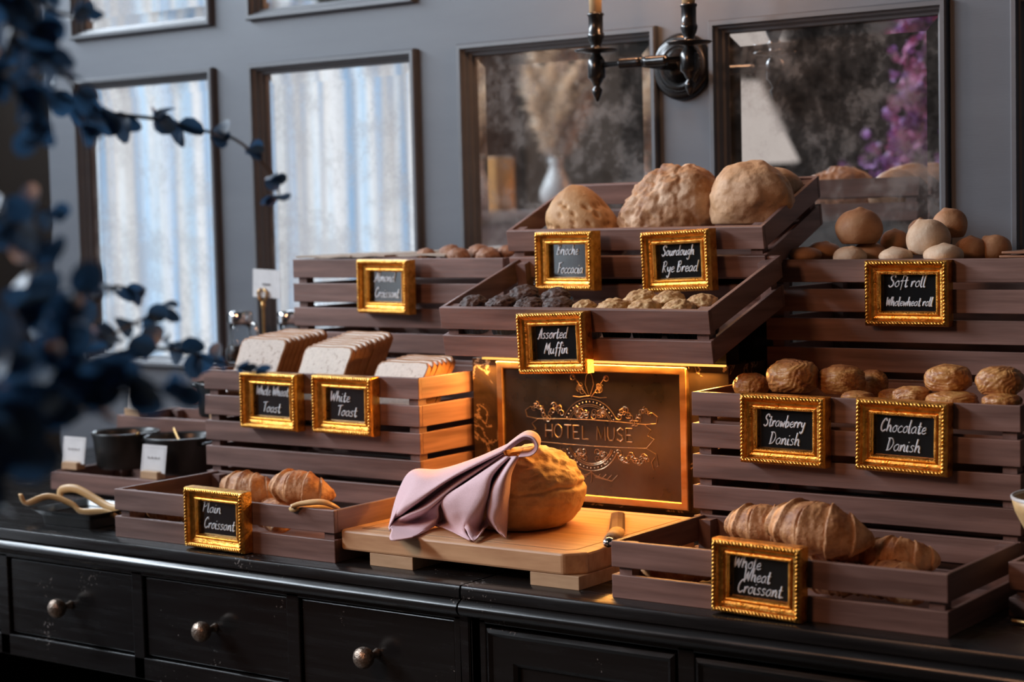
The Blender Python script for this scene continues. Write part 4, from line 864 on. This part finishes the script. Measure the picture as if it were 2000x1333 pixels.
# ------------------------------------------------------------------ flower table with eucalyptus, purple flowers; pampas on a tall cabinet
TB = Vector((-2.02, .92, 0))
t = thing('side_table', 'round dark side table holding the vases left of the camera', 'table', TB)
MB().lathe([(0,.86),(.50,.86),(.51,.87),(.51,.885),(.50,.895),(0,.895)], 48, cap=False).build('table_top', LACQ, t, smooth=False)
MB().lathe([(.25,0),(.25,.02),(.05,.06),(.04,.3),(.04,.86)], 24).build('pedestal', LACQ, t, smooth=True)
def vase(label, p, m, s=1):
    o = MB().lathe([(r*s,z*s) for r,z in ((0,0),(.05,0),(.085,.05),(.09,.10),(.06,.17),(.035,.22),(.033,.25),(.045,.28),(.041,.28),(.03,.25),(.03,.22),(.055,.17),(.08,.10),(.07,.04),(0,.02))], 32, cap=False).build('vase', m, None, p, smooth=True)
    return tag(o, label, 'vase')
VA, VB = Vector((-1.74,.80,.896)), Vector((-2.37,1.08,.896))
vase('dark vase of eucalyptus left of the camera', VA, ENAM); vase('dark vase of purple flowers, seen only in the mirror', VB, ENAM, .9)
def leafdisc(m, c, nrm, s, ax):
    nrm = nrm.normalized(); a = nrm.cross(ax)
    if a.length < .01: a = nrm.cross(Vector((1,0,0)))
    a.normalize(); b = nrm.cross(a); k = 10; pts = []
    for i in range(k):
        t = 6.2832*i/k; r = s*(1+.18*math.cos(t)); pts.append(c+a*(r*math.cos(t)+s*.8)+b*r*math.sin(t)*.86+nrm*(.16*s*math.cos(2*t)))
    m.add([c+a*s*.8]+pts, [(0,1+i,1+(i+1)%k) for i in range(k)])
def eucalyptus(label, pts, s, step, seed, per=2):
    rs = random.Random(seed); P = [VA+Vector((0,0,.27))]+[atd(*p) for p in pts]; c = VA+Vector((0,0,.25))
    t = thing('eucalyptus_branch', label, 'branch', c, group='eucalyptus branches in the foreground')
    C = catmull(P, 10); MB().tube([p-c for p in C], [.0035*(1-.7*i/len(C)) for i in range(len(C))], 6).build('stem', STEMM, t, smooth=True)
    m = MB(); acc = 0; st = 10
    for i in range(st, len(C)-1):
        acc += (C[i+1]-C[i]).length
        if acc >= step or i == len(C)-2:
            acc = 0; d = (C[i+1]-C[i]).normalized(); f = 1-.45*max(0, (i-st)/(len(C)-st)-.3)
            for k in range(per):
                v = Vector((rs.uniform(-1,1), rs.uniform(-1,1), rs.uniform(-1,1))); ax = d.cross(v).normalized()
                nrm = (d*.6+v.normalized()*.8)
                leafdisc(m, C[i]-c, nrm, s*f*rs.uniform(.75,1.1), (ax+d*.4).normalized())
    m.build('leaves', LEAF, t, smooth=True)
E_ = 'eucalyptus branch '
eucalyptus(E_+'arching across the tops of the two left mirrors', [(-120,120,1.7),(60,170,1.85),(150,200,1.95),(220,222,2.0),(300,232,2.05),(380,252,2.1),(450,268,2.1),(500,305,2.1),(536,350,2.1),(545,380,2.1)], .0185, .040, 1, 3)
eucalyptus(E_+'ending over the lower left of the leftmost mirror', [(-120,760,1.6),(60,670,1.8),(160,610,1.9),(222,560,1.95),(268,572,2.0)], .0185, .036, 2)
eucalyptus(E_+'with round leaves before the bottom of the leftmost mirror', [(-120,800,1.6),(100,720,1.7),(200,665,1.8),(275,625,1.9),(330,602,1.95)], .019, .036, 3)
eucalyptus(E_+'trailing along the foot of the leftmost mirror to the toast sign', [(-120,860,1.6),(120,740,1.7),(230,690,1.8),(320,682,1.9),(400,698,2.0),(455,715,2.05),(500,732,2.05)], .0165, .036, 4)
eucalyptus(E_+'with the large blurred leaves over the back pot', [(-200,860,1.35),(60,790,1.4),(200,765,1.4),(290,752,1.42),(345,770,1.45)], .020, .036, 5)
eucalyptus(E_+'rising in the dense mass at the middle left', [(-220,1000,1.25),(-30,860,1.3),(70,760,1.35),(130,660,1.4),(150,570,1.4)], .021, .026, 6, 3)
eucalyptus(E_+'leaning right out of the dense mass toward the pots', [(-220,900,1.25),(20,790,1.35),(150,730,1.4),(215,715,1.42)], .021, .026, 7, 3)
eucalyptus(E_+'low at the left edge, reaching toward the leftmost pot', [(-250,1060,1.3),(-60,960,1.3),(0,900,1.32),(20,860,1.35),(90,800,1.4),(190,770,1.4)], .021, .026, 8, 3)
eucalyptus(E_+'climbing along the left edge of the picture', [(-150,820,1.3),(10,640,1.35),(60,540,1.4),(60,470,1.42),(30,440,1.45)], .019, .028, 9, 3)
eucalyptus(E_+'with pale specks against the dark wall at mid height', [(-150,520,1.4),(-20,430,1.45),(50,405,1.5),(110,418,1.55)], .014, .032, 10)
eucalyptus(E_+'hanging in the top left corner', [(-150,-120,1.5),(0,-40,1.5),(60,30,1.52),(95,90,1.55),(60,150,1.55)], .019, .027, 11, 3)
eucalyptus(E_+'crossing the dark wall near the top left', [(-150,200,1.5),(-10,150,1.5),(40,190,1.5),(70,230,1.5),(60,260,1.52)], .018, .027, 12, 3)
eucalyptus(E_+'drooping past the left end of the grey wall', [(-150,60,1.5),(40,90,1.55),(110,130,1.6),(150,180,1.65),(165,245,1.68)], .016, .030, 13)
eucalyptus(E_+'reaching into the upper left mirror', [(-100,-150,1.6),(40,-30,1.65),(100,20,1.7),(150,30,1.75),(190,22,1.8)], .015, .034, 14)
def flower(label, tip, seed, m1):
    rs = random.Random(seed); base = VB+Vector((0,0,.24)); c = base
    t = thing('purple_flower', label, 'flower', c, group='purple flowers reflected in the mirror')
    C = catmull([base, base.lerp(tip,.5)+Vector((0,0,.06)), tip], 8); MB().tube([p-c for p in C], .004, 6).build('stem', STEMM, t)
    m = MB()
    for k in range(40):
        u = rs.uniform(.45,1); p = C[min(int(u*(len(C)-1)), len(C)-1)]-c+Vector((rs.gauss(0,.042), rs.gauss(0,.035), rs.gauss(0,.04)))
        for j in range(5):
            n = Vector((rs.uniform(-1,1), rs.uniform(-1,1), rs.uniform(-1,1))); leafdisc(m, p, n, rs.uniform(.009,.016), Vector((rs.uniform(-1,1),rs.uniform(-1,1),.3)).normalized())
    m.build('blossoms', m1, t)
for k, (x, y, z) in enumerate(((-2.30,1.05,2.02),(-2.27,1.1,1.86),(-2.35,1.04,1.78),(-2.45,1.1,1.66),(-2.26,1.0,1.7),(-2.33,1.12,1.95),(-2.42,1.0,1.58),(-2.24,1.12,2.14))):
    flower(['tallest purple flower stem but one in the mirror', 'purple flower stem at mid height on the right of the bunch', 'purple flower stem in the centre of the bunch', 'purple flower stem leaning low to the left', 'purple flower stem low on the right of the bunch', 'pink flower stem second tallest on the left', 'shortest purple flower stem, bottom left of the bunch', 'tallest pink flower stem at the top corner of the mirror'][k], Vector((x,y,z)), 80+k, PETALP if k in (5,7) else PETAL)
t = thing('tall_cabinet', 'tall dark cabinet carrying the pampas vase, seen in the mirror', 'cabinet', (-4.0,.66,0))
MB().box(-.38,.38,-.2,.2,0,1.46).build('body', WOODZ, t, bevel=.004); MB().box(-.40,.40,-.22,.22,1.46,1.49).build('cabinet_top', WOODX, t, bevel=.003)
VP = Vector((-4.0,.62,1.4905))
vase('white vase of pampas grass, seen in the mirror left of the sconce', VP, WHITEC, .72)
for k in range(7):
    rs = random.Random(100+k); base = VP+Vector((0,0,.19)); tip = VP+Vector((rs.uniform(-.10,.10)+(k-3)*.034+.05, rs.uniform(-.05,.05), .48+rs.uniform(0,.14)))
    t = thing('pampas_plume', ['leftmost', 'second', 'third', 'middle', 'fifth', 'sixth', 'rightmost'][k]+' cream pampas plume of the vase in the mirror', 'pampas', base, group='pampas plumes')
    C = catmull([base, base.lerp(tip,.5)+Vector((0,0,.03)), tip], 10); MB().tube([p-base for p in C], .002, 5).build('stem', PAMPM, t)
    m = MB()
    for j in range(700):
        u = rs.uniform(.12,1); p = C[int(u*(len(C)-1))]-base; L = .095*math.sin(math.pi*min(1,u*.85+.12))+.012
        d = Vector((rs.gauss(0,1), rs.gauss(0,1), rs.uniform(.1,1.3))).normalized()*L*rs.uniform(.5,1); s = d.cross(Vector((rs.uniform(-1,1),rs.uniform(-1,1),.2))).normalized()*.0036
        m.add([p-s, p+s, p+d*.6+s*1.3-Vector((0,0,.004)), p+d-Vector((0,0,.014)), p+d*.6-s*1.3-Vector((0,0,.004))], [(0,1,2,3,4)])
    m.build('feather', PAMPM, t)
AMB = noisy('amber box card', (.62,.26,.06), (.75,.36,.1), (6,6,6), .5)
for k, (x, w, h) in enumerate(((-4.235,.10,.21),(-4.33,.075,.17))):
    tag(MB().box(-w/2,w/2,-.06,.06,0,h).build('amber_box', AMB, None, (x,.70,1.4905), bevel=.003), ['taller amber box on the cabinet beside the pampas vase', 'shorter amber box at the left end of the cabinet'][k], 'box')
